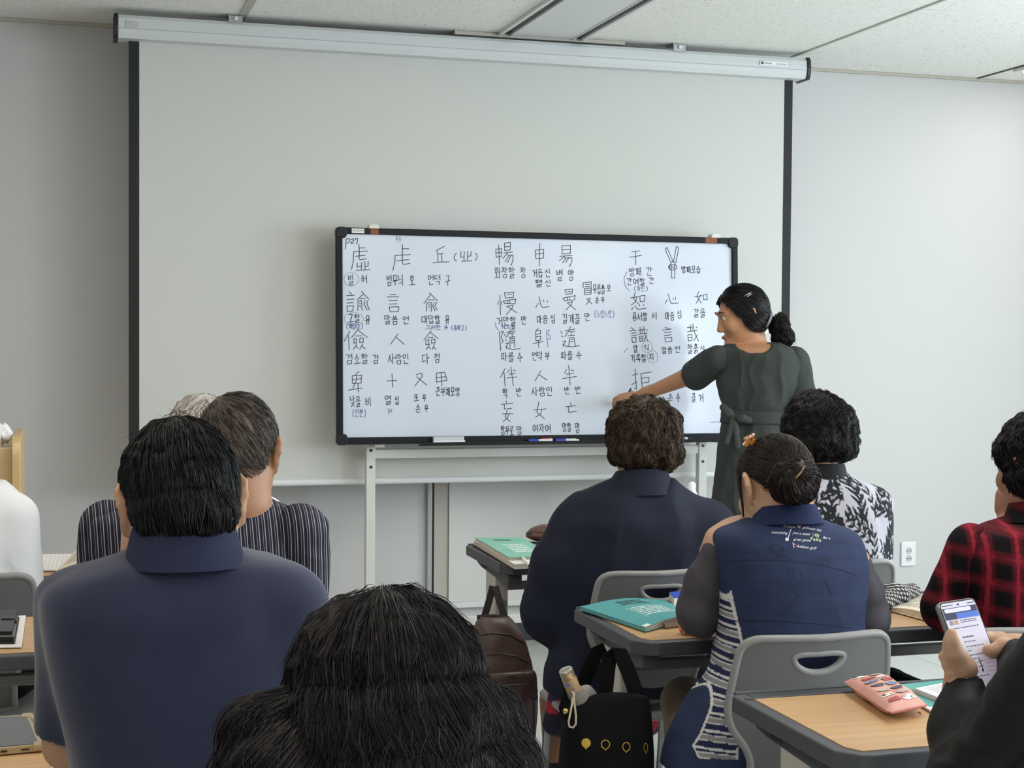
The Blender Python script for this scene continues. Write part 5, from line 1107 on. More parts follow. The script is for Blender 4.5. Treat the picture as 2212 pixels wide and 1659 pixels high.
def plaid(V, off=0):
    x, z = V[:, 0]*.96-V[:, 1]*.28+off, V[:, 2]; f = lambda u, p: np.abs(((u/p) % 1)-.5)*2
    a, b = f(x, .056), f(z+.15*x, .060); va = np.clip((a-.52)/.12, 0, 1); vb = np.clip((b-.52)/.12, 0, 1); ln = np.maximum(((a > .86)*1.), ((b > .9)*.6))
    red = np.array(lin('#6a1824')); dk = np.array(lin('#131013')); hi = np.array(lin('#9a2a3a')); k = (va+vb)/2
    c = dk+(red-dk)*k[:, None]; return c+(hi-c)*(ln*(.35+.65*np.minimum(va, 1)))[:, None]*.8
pm = mat('plaid', '#ffffff', .85, spec=.15, attr='col')
G = Solid(); G.loft(tor); G.cut((0, 0, tor[0][0]-.003), (0, 0, 1)); solid('plaid_shirt', G, .004, pm, p, .005, (6, 6, 5), 41, plaid)
for A, e in ((L, .62), (R_, .8)):
    G = Solid(); G.chain([A[0]+V3(0, 0, -.008), A[1], A[1]+(A[2]-A[1])*e], [.058, .046, .040], .02); solid('sleeve', G, .0045, pm, p, .009, (10, 10, 8), 44, lambda V: plaid(V, .02))
o = collar('collar', p, pt(2240, 1122, 3.488)+V3(0, 0, -.006), (.076, .074, .008), pt(2240, 1084, 3.498), (.062, .064, .010), pm, 0, .4, .004, 120, 10)
me = o.data; a = me.attributes.new('col', 'FLOAT_COLOR', 'POINT'); n = len(me.vertices); co = np.empty(n*3, np.float32); me.vertices.foreach_get('co', co); c = np.ones((n, 4), np.float32); c[:, :3] = plaid(co.reshape(-1, 3)); a.data.foreach_set('color', c.ravel())
hr = Hair(H, [((0, -.006, .004), (.094, .110, .103)), ((0, -.014, -.05), (.096, .097, .062))], [(0, -58), (40, -58), (62, -54), (78, -46), (88, -38), (100, -30), (112, 0), (130, 22), (180, 32)], (.1, -.3, .93), .05, 5, 13)
hc = hr.cap(p, HM['black']); hr.locks(hc, HM['black'], 2800, 12, .7, .0011, .6, 7, .3, (.96, 1.04), .06, .1, stop=-12); hr.locks(hc, HM['black'], 160, 12, .6, .0005, 1.4, 12, 0, (1, 1.05), .2, .2, name='flyaways', stop=-40)
seated_legs('trousers', p, (nk[0], nk[1]+.03, .49), fabric('trousers_black', '#1c1c20', .85))

# 9. man in the white shirt at the left edge
p = person('person in a loose white shirt at the left edge, cut by the picture frame', (-.28, 3.95, 0))
D = 4.02; H = Head(pt(-95, 930, 4.02), 0, .2, 0, 1.0); B = Solid(); nk = pt(-92, 1050, 4.0); H.build(B, nk, .055)
tor = rows(D, [(1030, -135, -50, .055), (1045, -190, 5, .09), (1062, -225, 34, .105), (1085, -240, 54, .112), (1125, -246, 60, .12), (1200, -236, 56, .13), (1300, -228, 50, .14), (1400, -225, 45, .15), (1455, -222, 42, .155)])
B.loft(tor, inset=.014); L = a3([(-228, 1110, 4.0), (-245, 1285, 4.03), (-160, 1165, 4.3)]); R_ = a3([(38, 1110, 4.02), (50, 1300, 4.02), (-20, 1165, 4.32)])
for A, q in ((L, -1), (R_, 1)): B.chain(A, [.042, .036, .026], .02); hand(B, A[2], FW, UP, q, (.5,)*4)
body(p, H, B, .006, '#a97e62'); wc = fabric('white_cotton', '#e9e9ea', .8, .02); G = Solid(); G.loft(tor); G.cut((0, 0, tor[0][0]-.003), (0, 0, 1))
for A in (L, R_):
    e = A[0]+(A[1]-A[0])*.96; G.chain([A[0]+V3(0, 0, -.012), e], [.058, .056], .03); G.cut(e, A[1]-A[0], e-.09, e+.09)
solid('shirt', G, .005, wc, p, .014, (6, 6, 4.5), 51)
collar('collar', p, pt(-92, 1045, 4.0), (.078, .076, .004), pt(-92, 1015, 4.01), (.062, .064, .004), wc, 0, .4)
hr = Hair(H, [((0, -.004, .004), (.083, .100, .097)), ((0, -.022, -.045), (.076, .082, .06))], SHORT, (0, -.3, .95), .02, 6, 14); hc = hr.cap(p, HM['grey']); hr.locks(hc, HM['grey'], 1500, 8, .4, .0009, .2, 6, .4, (.97, 1.02), .03)
seated_legs('trousers', p, (nk[0]+.02, nk[1]+.03, .49), fabric('trousers_black', '#1c1c20', .85), spread=.11)

# 10. person in black holding the phone, at the right edge
p = person('person in a black jacket at the lower right corner holding up a phone', (1.35, 2.0, 0))
D = 2.2; H = Head(pt(2540, 1010, 2.22), .3, .25, 0, 1.0); B = Solid(); nk = pt(2530, 1230, 2.18); H.build(B, nk, .054)
tor = rows(D, [(1215, 2475, 2585, .05), (1245, 2390, 2670, .085), (1275, 2320, 2740, .10), (1310, 2285, 2775, .112), (1400, 2270, 2790, .12), (1600, 2270, 2780, .13), (1900, 2270, 2780, .15)])
B.loft(tor, inset=.02)
# the phone plane: top left, top right, bottom left corners of the handset
TL, TR, BL = pt(2026, 1303, 2.53), pt(2104, 1291, 2.565), pt(2092, 1484, 2.475)
px_, py_ = unit(TR-TL), BL-TL; py_ = unit(py_-px_*(py_@px_)); pn = np.cross(py_, px_)          # right, down, towards the viewer's side
pn = pn if pn@(CAM-TL) > 0 else -pn
PWd, PLn = float(np.linalg.norm(TR-TL)), .152
def ph(u, v, w=0): return TL+px_*u*PWd+py_*v*PLn+pn*w
def phx(x, y, w):
    q = unit(pt(x, y, 1)-CAM); return CAM+q*(((TL-CAM)@pn)/(q@pn))+pn*w
# left hand: palm behind the lower left edge, thumb up along the edge
LW = pt(2078, 1468, 2.525); LEl = pt(2086, 1705, 2.39); LSh = pt(2330, 1400, 2.2)
B.chain([LSh, LEl, LW+V3(.0, .0, -.02), LW], [.045, .040, .027, .026], .02)
th = a3([(2084, 1446, 2.50), (2061, 1412, 2.498), (2056, 1386, 2.497), (2056, 1370, 2.497)]); B.chain(th, [.021, .0155, .0118, .0092], .012)
B.ell(pt(2070, 1428, 2.53), (.022, .026, .034), np.stack([px_, pn, -py_], 1), .015)
B.chain(a3([(2088, 1440, 2.545), (2062, 1408, 2.56), (2056, 1395, 2.56)]), [.018, .018, .014], .012)
for k, (v, ln_) in enumerate(((.52, .95), (.62, .99), (.72, .95), (.82, .8))):      # fingers wrap behind the handset to its far edge
    a = ph(-.05, v+.03, -.0235); b = ph(.35*ln_, v-.02, -.0235); c = ph(.80*ln_, v-.03, -.0225); d = ph(1.10*ln_, v-.02, -.014); B.chain([pt(2082, 1436, 2.545), a, b, c, d], [.013, .0098, .0092, .0086, .007], .006)
# right hand: thumb on the screen, fingers behind the right edge
RW = pt(2200, 1405, 2.53); RE = pt(2290, 1600, 2.30); RS = pt(2700, 1440, 2.24); B.chain([RS, RE, RW+V3(.012, -.004, -.01), RW], [.045, .040, .028, .025], .02)
B.ell(pt(2182, 1396, 2.545), (.036, .020, .018), np.stack([RT, FW, UP], 1)@np.array(Matrix.Rotation(.35, 3, 'Y')), .015)
B.chain([pt(2178, 1402, 2.53), phx(2152, 1405, .018), phx(2135, 1412, .012), phx(2125, 1407, .0085)], [.017, .0125, .0098, .0078], .010)
for k, (x, y, dd, r0) in enumerate(((2138, 1376, 2.565, .0095), (2140, 1390, 2.572, .0095), (2144, 1404, 2.575, .0092), (2150, 1418, 2.575, .008))):
    B.chain(a3([(2186, 1390+6*k, 2.56), (2160, y+1, dd), (x, y, dd), (x-14, y-2, dd-.012)]), [.013, r0, r0*.95, r0*.8], .005)
body(p, H, B, .0032, '#c69d80')
bj = fabric('jacket_black', '#111214', .6, .1, 600, .08, .0, .3)
G = Solid(); G.loft(tor); G.cut((0, 0, tor[0][0]-.003), (0, 0, 1)); solid('jacket', G, .007, bj, p, .008, (6, 6, 5), 61)
cuff = LW+(LEl-LW)*.06
G = Solid(); G.chain([LSh, LEl+V3(0, 0, -.0), LW*.55+LEl*.45, cuff], [.075, .054, .046, .034], .03); G.cut(cuff, LW-LEl, cuff-.08, cuff+.08); solid('sleeve', G, .0045, bj, p, .012, (8, 8, 12), 62)
cuff2 = RW+(RE-RW)*.04
G = Solid(); G.chain([RS, RE, RW*.55+RE*.45, cuff2], [.085, .085, .055, .033], .03); G.cut(cuff2, RW-RE, cuff2-.08, cuff2+.08); solid('sleeve', G, .0045, bj, p, .013, (8, 8, 10), 63)
hr = Hair(H, [((0, -.004, .004), (.086, .103, .1)), ((0, -.022, -.05), (.082, .088, .066))], BOB, (0, -.3, .95), .03, 6, 15); hc = hr.cap(p, HM['black']); hr.locks(hc, HM['black'], 1500, 10, .6, .0010, .3, 6, .4, (.97, 1.02), .03)
seated_legs('trousers', p, (nk[0], nk[1]+.03, .49), fabric('trousers_black', '#1c1c20', .85))

# 11. the teacher
p = person('woman teacher standing in a belted dark grey-green dress, reaching across to the whiteboard', (2.72, 5.75, 0))
D = 6.22; BY = 2.50; H = Head(pt(1603, 670, 6.24), 1.42, .30, .0, 1.04); B = Solid(); nk = pt(1632, 758, 6.23); H.build(B, nk, .046)
tor = rows(D, [(742, 1580, 1684, .05), (748, 1560, 1696, .075), (756, 1542, 1712, .09), (772, 1540, 1724, .10), (800, 1546, 1728, .105), (835, 1552, 1724, .108), (868, 1560, 1712, .105), (896, 1567, 1702, .10), (915, 1562, 1706, .105), (960, 1552, 1715, .12), (1020, 1546, 1722, .13), (1110, 1536, 1730, .135), (1220, 1528, 1738, .14), (1330, 1522, 1744, .145)])
B.loft(tor[:9], BY, inset=.010)
A = a3([(1550, 772, 6.22), (1490, 812, 6.36), (1396, 850, 6.51), (1378, 857, 6.535)]); B.chain(A, [.044, .038, .025, .024], .02)
L = a3([(1716, 780, 6.20), (1735, 880, 6.16), (1712, 960, 6.10)]); B.chain(L, [.042, .035, .024], .02); hand(B, L[2], -UP, RT*.8-FW*.5, 1, (.25, .3, .35, .4), .95)
hand(B, A[3], -RT*.96-UP*.2+FW*.12, UP*.75-FW*.6, 1, (.75, .95, 1.05, 1.1), .95, .03, (.75, .3, -.6), .25)
for q in (-1, 1):
    ft = V3(2.74+q*.085, 5.80-q*.04, 0); B.chain([ft+V3(0, 0, .45), ft+V3(0, .0, .09)], [.052, .034], .02); B.ell(ft+V3(-.02, -.05, .04), (.04, .10, .03), None, .02)
body(p, H, B, .004, '#b98764')
dm = fabric('dress_green_grey', '#3c403d', .75, .08, 500, .1)
G = Solid(); G.loft(tor, BY); G.cut((0, 0, tor[0][0]-.003), (0, 0, 1)); G.cut((0, 0, tor[-1][0]+.004), (0, 0, -1)); G.ell(pt(1628, 748, 6.17), (.062, .10, .034), None, .012, '-'); dr = solid('dress', G, .0055, dm, p, .014, (13, 13, 2.4), 71)
e = A[0]+(A[1]-A[0])*.80
G = Solid(); G.chain([A[0]+V3(0, 0, -.006), e+V3(0, 0, -.012)], [.058, .063], .03); G.cut(e, A[1]-A[0]+UP*.04); solid('sleeve', G, .005, dm, p, .008, (9, 9, 9), 72)
e2 = L[0]+(L[1]-L[0])*.9; G = Solid(); G.chain([L[0], e2], [.062, .060], .03); G.cut(e2, L[1]-L[0]); solid('sleeve', G, .005, dm, p, .008, (9, 9, 9), 73)
G = Solid(); wz = [tuple(r_) for r_ in rows(D, [(886, 1560, 1709, .109), (897, 1559, 1709, .112), (913, 1557, 1712, .114)])]; G.loft(wz, BY); belt = solid('belt', G, .004, dm, p, .003, (6, 6, 30), 74)
bp0 = pt(1583, 900, 6.105)
for pts_ in ([(1583, 900, 6.10), (1572, 892, 6.08), (1562, 880, 6.09), (1578, 890, 6.08)], [(1583, 900, 6.10), (1605, 902, 6.08), (1618, 908, 6.09), (1598, 906, 6.085)], [(1585, 903, 6.10), (1590, 930, 6.085), (1594, 965, 6.075)], [(1582, 903, 6.10), (1578, 930, 6.09), (1570, 955, 6.085)]):
    G = Solid(); G.chain(a3(pts_), [.012]*len(pts_), .012, (FW, 2.0)); solid('bow', G, .004, dm, belt)
G = Solid(); G.ell(bp0, (.017, .014, .017), None, .01); solid('knot', G, .004, dm, belt)
obj('placket', tube(nb(), a3([(1607, 758, 6.105), (1603, 800, 6.10), (1598, 840, 6.10), (1594, 885, 6.108)]), .0022, 6), mat('placket_dark', '#262927', .8), dr)
hl = [(0, -62), (40, -60), (70, -54), (92, -50), (106, -38), (118, -10), (132, 18), (150, 34), (180, 36)]
hr = Hair(H, [((0, -.004, .002), (.090, .106, .101)), ((0, -.014, -.045), (.096, .092, .066))], hl, (0, .6, .8), .015, 6, 16)
tk = hair_mat('hair_teacher', '#0f0d0e', '#2c2625', .4); hc = hr.cap(p, tk, f=.975); hr.locks(hc, tk, 2600, 12, 1.0, .0011, .15, 5, .1, (.975, 1.02), .0, .05, stop=-4)
TH = Head(pt(1684, 710, 6.25), 0, 0, 0, 1.0); tl = Hair(TH, [((0, 0, .012), (.040, .05, .05)), ((.014, 0, -.03), (.044, .045, .045))], [(0, -90), (180, -90)], (-.6, -.2, .8), .10, 5, 17)
to = tl.cap(hc, tk, 'ponytail'); tl.locks(p, tk, 900, 12, 1.4, .0011, .9, 8, .6, (.95, 1.05), .16, 0, name='ponytail_locks', stop=-200)
obj('hair_band', tube(nb(), a3([(1655, 706, 6.18), (1662, 694, 6.165), (1666, 683, 6.18), (1664, 676, 6.21)]), .0055, 8), mat('band_grey', '#7f828c', .4), p, smooth=True)
obj('hair_clip', tube(nb(), a3([(1604, 642, 6.16), (1612, 637, 6.155), (1622, 632, 6.165), (1624, 635, 6.165), (1614, 641, 6.155)]), .0022, 6), mat('clip_metal', '#8b8e90', .3, metal=.7), p)
bm = nb(); box(bm, pt(1655, 718, 6.19), (.012, .008, .02), Matrix.Rotation(.5, 3, 'Y'), .002); obj('earring', bm, mat('pearl', '#d8d6d0', .25), p)
for q in (-1, 1):
    ft = V3(2.74+q*.085, 5.80-q*.04, 0); G = Solid(); G.ell(ft+V3(-.02, -.05, .035), (.045, .115, .035), None, .02); G.cut((0, 0, .004), (0, 0, -1)); solid('shoe', G, .006, mat('shoe_black', '#151517', .5), p)
mk = thing('board_marker', 'dark marker held up against the board in the teacher\'s right hand', 'marker', tuple(pt(1361, 852, 6.52)))
a, b_ = pt(1353, 868, 6.53), pt(1363, 838, 6.585); f = frame(a, np.cross(b_-a, FW), np.cross(np.cross(b_-a, FW), b_-a)*-1)
Lm = float(np.linalg.norm(b_-a)); d_ = unit(b_-a)
obj('barrel', tube(nb(), [a-d_*.05, b_-d_*.016], .0065, 10), mat('marker_barrel', '#2a2a36', .35), mk, smooth='auto'); obj('tip', tube(nb(), [b_-d_*.016, b_-d_*.008, b_], [.0065, .004, .0015], 10), black, mk)
# ---------------------------------------------------------------- things on and under the tables
paper = mat('paper_white', '#eceae6', .7); page = mat('page_cream', '#e3d9c3', .75); pedge = mat('page_edge', '#cfc4b2', .8, var=.15, vscale=8, stretch=(1, 1, 120))
teal = mat('cover_teal', '#5aa6a6', .42, coat=.15); green = mat('cover_green', '#79bfa4', .42, coat=.15)
ZT = .7225
def qmap(c, z):
    """corner pixels (far left, near left, near right, far right) on a table top -> bilinear place"""
    P4 = [onz(x, y, z) for x, y in c]
    return lambda u, v: P4[0]*(1-u)*(1-v)+P4[1]*(1-u)*v+P4[2]*u*v+P4[3]*u*(1-v)
def slab(name, c, z, h, m, parent, n=10, dome=0, inset=0, z0=0, nv=2):
    """a thin block over a four-cornered patch; dome bulges it upward across its width"""
    Q = qmap(c, QZ[0]); V = []; F = []
    for lay in (0, 1):
        for j in range(nv+1):
            for i in range(n+1):
                u, v = inset+(1-2*inset)*i/n, inset+(1-2*inset)*j/nv; p = Q(u, v); zz = z+z0+(h+dome*max(0, math.sin(PI*min(1, max(0, u))))**1.2*(1-.35*v) if lay else (dome*max(0, math.sin(PI*min(1, max(0, u))))**1.2*(1-.35*v)*(1 if dome and h < .004 else 0)))
                V.append((p[0], p[1], zz))
    k = (n+1)*(nv+1); g = lambda i, j, l: l*k+j*(n+1)+i
    for j in range(nv):
        for i in range(n): F += [(g(i, j, 0), g(i, j+1, 0), g(i+1, j+1, 0), g(i+1, j, 0)), (g(i, j, 1), g(i+1, j, 1), g(i+1, j+1, 1), g(i, j+1, 1))]
    for i in range(n): F += [(g(i, 0, 0), g(i+1, 0, 0), g(i+1, 0, 1), g(i, 0, 1)), (g(i, nv, 0), g(i, nv, 1), g(i+1, nv, 1), g(i+1, nv, 0))]
    for j in range(nv): F += [(g(0, j, 0), g(0, j, 1), g(0, j+1, 1), g(0, j+1, 0)), (g(n, j, 0), g(n, j+1, 0), g(n, j+1, 1), g(n, j, 1))]
    return obj(name, (V, F), m, parent, smooth='auto')
def on_patch(name, polys, c, z, m, parent, zf=lambda u, v: 0):
    """flat print: polygons in (u, v) of the patch"""
    Q = qmap(c, QZ[0]); V = []; F = []
    for P_ in polys:
        n = len(V)
        for u, v in P_: p = Q(u, v); V.append((p[0], p[1], z+zf(u, v)))
        F.append(tuple(range(n, n+len(P_))))
    return obj(name, (V, F), m, parent)
pr_white = mat('print_white_ink', '#e6efec', .6); pr_dark = mat('print_dark_ink', '#2f4a4b', .6); pr_grey = mat('print_grey', '#8b8a88', .7)
def rows_(u0, u1, v0, v1, n, frac=.45, seed=0, brk=3):
    r = np.random.default_rng(seed); o = []
    for i in range(n):
        a = v0+(v1-v0)*i/n; b = a+(v1-v0)/n*frac; x = u0
        while x < u1-.01:
            w = min(u1-x, (u1-u0)/brk*r.uniform(.5, 1.2)); o.append(rect(x, a, x+w*.86, b)); x += w
    return o
QZ = [ZT]
def base(c, z=ZT):
    QZ[0] = z; q = [onz(x, y, z) for x, y in c]; p = sum(q)/4; return tuple(p)
# teal book, middle right table
c = [(1253, 1318), (1394, 1365), (1497, 1337), (1436, 1304)]
t = thing('book', 'teal paperback with a white boxed text panel on the middle right table', 'book', base(c))
dm_ = .012; zf = lambda u, v: .0096+dm_*max(0, math.sin(PI*min(1, max(0, u))))**1.2*(1-.35*v)
slab('back_cover', c, ZT, .001, teal, t); slab('pages', c, ZT+.001, .0068, pedge, t, 12, dm_*.93, .012); 
slab('cover', c, ZT+.0080, .0013, teal, t, 12, dm_, 0); slab('spine', [c[0], c[1], tuple(np.array(c[1])*.985+np.array(c[2])*.015), tuple(np.array(c[0])*.985+np.array(c[3])*.015)], ZT, .0092, teal, t, 1)
fx = lambda px, py: px
bx = [(.30, .38), (.30, .78), (.86, .80), (.80, .36)]
def bil(q, u, v): return tuple(np.array(q[0])*(1-u)*(1-v)+np.array(q[1])*(1-u)*v+np.array(q[2])*u*v+np.array(q[3])*u*(1-v))
def panel(q, n, seed, zf_, cc, z, m, par, border=True):
    P_ = [[bil(q, a, b) for a, b in r_] for r_ in rows_(.06, .94, .08, .95, n, .42, seed, 4)]
    if border: P_ += [[bil(q, a, b) for a, b in rect(*k)] for k in ((0, 0, 1, .025), (0, .975, 1, 1), (0, 0, .012, 1), (.988, 0, 1, 1))]
    return on_patch('text_print', P_, cc, z, m, par, zf_)
panel(bx, 6, 1, zf, c, ZT+.0001, pr_white, t)
on_patch('title_print', [[bil([(.34, .12), (.34, .3), (.72, .3), (.66, .1)], a, b) for a, b in r_] for r_ in rows_(0, 1, 0, 1, 3, .5, 2, 5)], c, ZT+.0001, pr_dark, t, zf)
on_patch('label', [rect(.02, .93, .13, .99)], c, ZT+.0003, paper, t, zf)
# green book and workbook, front right table
c0_ = [(1024, 1177), (1112, 1230), (1188, 1225), (1120, 1175)]
t = thing('workbook', 'thick cream workbook under the green book on the front right table', 'book', base(c0_)); slab('pages', c0_, ZT, .014, pedge, t, 6); slab('cover', c0_, ZT+.014, .001, paper, t, 4)
c = [(1026, 1167), (1100, 1211), (1192, 1206), (1128, 1167)]; z = ZT+.0155
t = thing('book', 'green paperback lying on a cream workbook at the front right table', 'book', base(c, z)); slab('pages', c, z, .008, pedge, t, 6, 0, .01); slab('cover', c, z+.008, .0012, green, t, 6)
panel([(.28, .35), (.32, .85), (.88, .85), (.80, .33)], 5, 4, lambda u, v: .0094, c, z, pr_white, t, False)
on_patch('title_print', [[bil([(.28, .1), (.3, .22), (.7, .22), (.66, .1)], a, b) for a, b in r_] for r_ in rows_(0, 1, 0, 1, 2, .5, 5, 4)], c, z, pr_dark, t, lambda u, v: .0094)
pa, pb = onz(1128, 1204, ZT+.0205), onz(1144, 1222, ZT+.0215)
t = thing('pen', 'white pen with a dark end slipped into the workbook', 'pen', tuple(pa)); d_ = unit(pb-pa); obj('barrel', tube(nb(), [pa-d_*.06, pb], .0042, 10), paper, t, smooth='auto'); obj('end_cap', tube(nb(), [pb, pb+d_*.004], .0044, 10), black, t)
# leather purse
ctr = onz(1188, 1170, ZT); lea = mat('leather_brown', '#5a3d30', .45, var=.2, vscale=50, bump=.25, bscale=220)
t = thing('leather_purse', 'small brown leather purse with a gold-brown top at the front right table', 'purse', tuple(ctr))
G = Solid(); G.ell(ctr+V3(.015, .03, .028), (.075, .045, .027), None, .01); G.ell(ctr+V3(.0, .03, .018), (.072, .05, .018), None, .02); G.cut((0, 0, ZT+.001), (0, 0, -1)); solid('purse_body', G, .003, lea, t, .002, (20, 20, 20), 81)
G = Solid(); G.ell(ctr+V3(.022, .022, .037), (.055, .036, .020), None, .01); solid('flap', G, .003, mat('leather_gold', '#8a6f45', .5, var=.45, vscale=70, bump=.2, bscale=150), t)
obj('zip', tube(nb(), [ctr+V3(.013+.076*math.cos(a), .03+.05*math.sin(a), .028+.004*math.sin(2*a)) for a in [PI+PI*k/14 for k in range(15)]], .0022, 6), mat('zip_dark', '#2c221d', .4), t); obj('pull', box(nb(), ctr+V3(-.068, .012, .03), (.022, .006, .003), None, .001), mat('zip_dark', '#2c221d', .4), t)
# white plastic bag behind the plain navy jacket
bp_ = pt(1486, 1185, 4.86); bp_[2] = ZT; t = G = Solid(); plas = mat('plastic_bag', '#f1f2f3', .35, spec=.5)
G.ell(bp_+V3(0, 0, .062), (.085, .055, .065), None, .03); G.chain([bp_+V3(.0, 0, .10), bp_+V3(.008, 0, .16), bp_+V3(.012, 0, .205)], [.045, .022, .010], .03, ((0, 1, 0), 1.6)); G.chain([bp_+V3(-.02, 0, .10), bp_+V3(-.028, .0, .165)], [.035, .010], .02, ((0, 1, 0), 1.6)); G.cut((0, 0, ZT+.001), (0, 0, -1))
o = solid('plastic_bag', G, .0035, plas, None, .014, (22, 22, 14), 83); tag(o, 'crumpled white plastic bag peeking up behind the plain navy jacket woman', 'bag')
# backpack hung on the front table leg
D = 4.40; hk = V3(1.30, 4.515, .577); bpm = mat('backpack_brown', '#5e4b45', .4, var=.25, vscale=25, spec=.45, bump=.2, bscale=120)
t = thing('backpack', 'brown backpack hanging by its loop from the front right table leg', 'backpack', tuple(hk))
bc_ = pt(1083, 1470, D); s_ = D/FPX
G = Solid(); rw = rows(D, [(1333, 1040, 1098, .03), (1346, 1030, 1110, .045), (1385, 1022, 1132, .06), (1450, 1016, 1149, .07), (1520, 1014, 1150, .075), (1590, 1020, 1144, .07), (1620, 1040, 1122, .05)]); G.loft(rw, 0, 2.6)
solid('bag_body', G, .004, bpm, t, .006, (9, 9, 8), 85)
def bk(x, y, off=-.06): return pt(x, y, D)+V3(0, off, 0)
G = Solid(); fr_ = rows(D, [(1440, 1040, 1140, .02), (1455, 1030, 1146, .03), (1530, 1026, 1148, .03), (1600, 1036, 1140, .025)]); fr_ = [(a, b, c_-.062, d, e) for a, b, c_, d, e in fr_]; G.loft(fr_, 0, 3); solid('front_pocket', G, .004, mat('backpack_dark', '#4a3934', .35, var=.25, vscale=25, spec=.5, bump=.15, bscale=120), t, .004, (9, 9, 8), 86)
def nearest_hit(x, y):
    d_ = Vector(unit(pt(x, y, 1)-CAM)); best = None
    for bv in (bvA, bvB):
        h = bv.ray_cast(Vector(CAM), d_)
        if h[0] is not None and (best is None or h[3] < best[1]): best = (h[0]-d_*.0008, h[3])
    return best[0] if best else None
def bvof(o): return BVHTree.FromPolygons([v.co for v in o.data.vertices], [tuple(p_.vertices) for p_ in o.data.polygons])
bvA, bvB = [bvof([c_ for c_ in t.children if c_.name.startswith(n_)][0]) for n_ in ('bag_body', 'front_pocket')]
for nm, ys_, of in (('flap_seam', [(1036, 1372), (1070, 1368), (1105, 1372), (1131, 1388)], -.068), ('zip', [(1040, 1418), (1080, 1412), (1115, 1418), (1140, 1432)], -.074), ('zip', [(1030, 1480), (1080, 1482), (1140, 1478)], -.098)):
    L_ = [(x0+(x1-x0)*k/6, y0+(y1-y0)*k/6) for (x0, y0), (x1, y1) in zip(ys_, ys_[1:]) for k in range(6)]+[ys_[-1]]
    hits = [h for x, y in L_ for h in [nearest_hit(x, y)] if h is not None]
    if len(hits) > 3: obj(nm, tube(nb(), hits, .0022, 6), mat('zip_grey', '#2a2321', .35), t)
bm = nb(); bmesh.ops.create_uvsphere(bm, u_segments=12, v_segments=8, radius=.0075); bmesh.ops.translate(bm, vec=bk(1141, 1494, -.07), verts=bm.verts[:]); obj('zip_ball', bm, black, t, smooth=True)
wb_ = mat('webbing_dark', '#241d1b', .7)
def strap(name, P_, w, th, m, parent, side=(1, 0, 0)):
    side = unit(side); V = []; F = []; N = len(P_)
    for i, p in enumerate(P_):
        tt = unit(np.array(P_[min(i+1, N-1)])-np.array(P_[max(0, i-1)])); n_ = unit(np.cross(tt, side)); sd = np.cross(n_, tt)
        for a, b in ((-1, -1), (1, -1), (1, 1), (-1, 1)): V.append(tuple(np.array(p)+sd*a*w/2+n_*b*th/2))
        if i:
            for j in range(4): F.append((4*i-4+j, 4*i-4+(j+1) % 4, 4*i+(j+1) % 4, 4*i+j))
    F += [(3, 2, 1, 0), tuple(4*N-4+j for j in range(4))]; return obj(name, (V, F), m, parent)
top = pt(1067, 1267, D+.03)
for x in (1046, 1090): strap('hanging_loop', [pt(1067+(x-1067)*.12, 1266, D+.02), pt(1067+(x-1067)*.5, 1298, D+.01), pt(x, 1334, D)], .020, .003, wb_, t)
obj('strap_bar', tube(nb(), [pt(1030, 1333, D), pt(1066, 1331, D), pt(1100, 1336, D)], .006, 8), wb_, t)
# black tote on the middle table leg
D = 3.30; tm = mat('tote_black', '#0c0c0d', .85, spec=.15, bump=.1, bscale=500); t = thing('tote_bag', 'black cloth tote printed with gold speech bubbles, hung on the middle right table leg', 'bag', tuple(pt(1310, 1600, D)))
rw = rows(D, [(1498, 1286, 1380, .012), (1506, 1262, 1402, .022), (1530, 1226, 1410, .035), (1580, 1214, 1411, .05), (1650, 1207, 1411, .06), (1740, 1206, 1408, .06), (1780, 1220, 1396, .05)])
G = Solid(); G.loft(rw, 0, 3.2); tote = solid('tote_body', G, .004, tm, t, .005, (9, 9, 6), 91)
for off, pts_ in ((-.012, [(1302, 1505), (1308, 1450), (1312, 1418), (1322, 1407), (1336, 1410), (1352, 1445), (1372, 1500), (1378, 1512)]), (.03, [(1250, 1500), (1272, 1478), (1286, 1440), (1300, 1415), (1318, 1406)])):
    strap('handle', [pt(x, y, D+.03)+V3(0, off, 0) for x, y in pts_], .034, .003, tm, t)
gold = mat('gold_print', '#c3a13c', .4, metal=.3)
def clothp(o, target, px, py, dep): on_cloth(o, target, cloth_frame(px, py, dep, 0), .0016)
def bubble(r0, r1, sx=1):
    P_ = []; n = 20
    A_ = [PI*1.5+.35+(2*PI-.7)*k/n for k in range(n+1)]
    for k in range(n): P_.append([(sx*r*math.cos(a), r*math.sin(a)) for r, a in ((r0, A_[k]), (r1, A_[k]), (r1, A_[k+1]), (r0, A_[k+1]))] if r0 > 0 else [(0, 0), (sx*r1*math.cos(A_[k]), r1*math.sin(A_[k])), (sx*r1*math.cos(A_[k+1]), r1*math.sin(A_[k+1]))])
    a, b = A_[0], A_[-1]; pa, pb = (sx*r1*math.cos(a), r1*math.sin(a)), (sx*r1*math.cos(b), r1*math.sin(b)); tip = (-.1*r1*sx, -1.35*r1)
    if r0 > 0:
        for e, q in ((pa, 1), (pb, -1)): P_.append([e, (e[0]*.75, e[1]*.8), (tip[0], tip[1]*.82), tip])
    else: P_.append([(0, 0), pb, tip, pa])
    return P_
for (x, y, sx), r0 in zip(((1266, 1605, 1), (1308, 1608, 1), (1353, 1613, .88), (1395, 1615, .45)), (0, .0078, .0078, .0078)):
    P_ = bubble(r0, .0098, sx); V = []; F = []
    for q in P_: n = len(V); V += [(a, b, 0) for a, b in q]; F.append(tuple(range(n, n+len(q))))
    o = obj('bubble_print', (V, F), gold, tote); clothp(o, tote, x, y, 3.0)
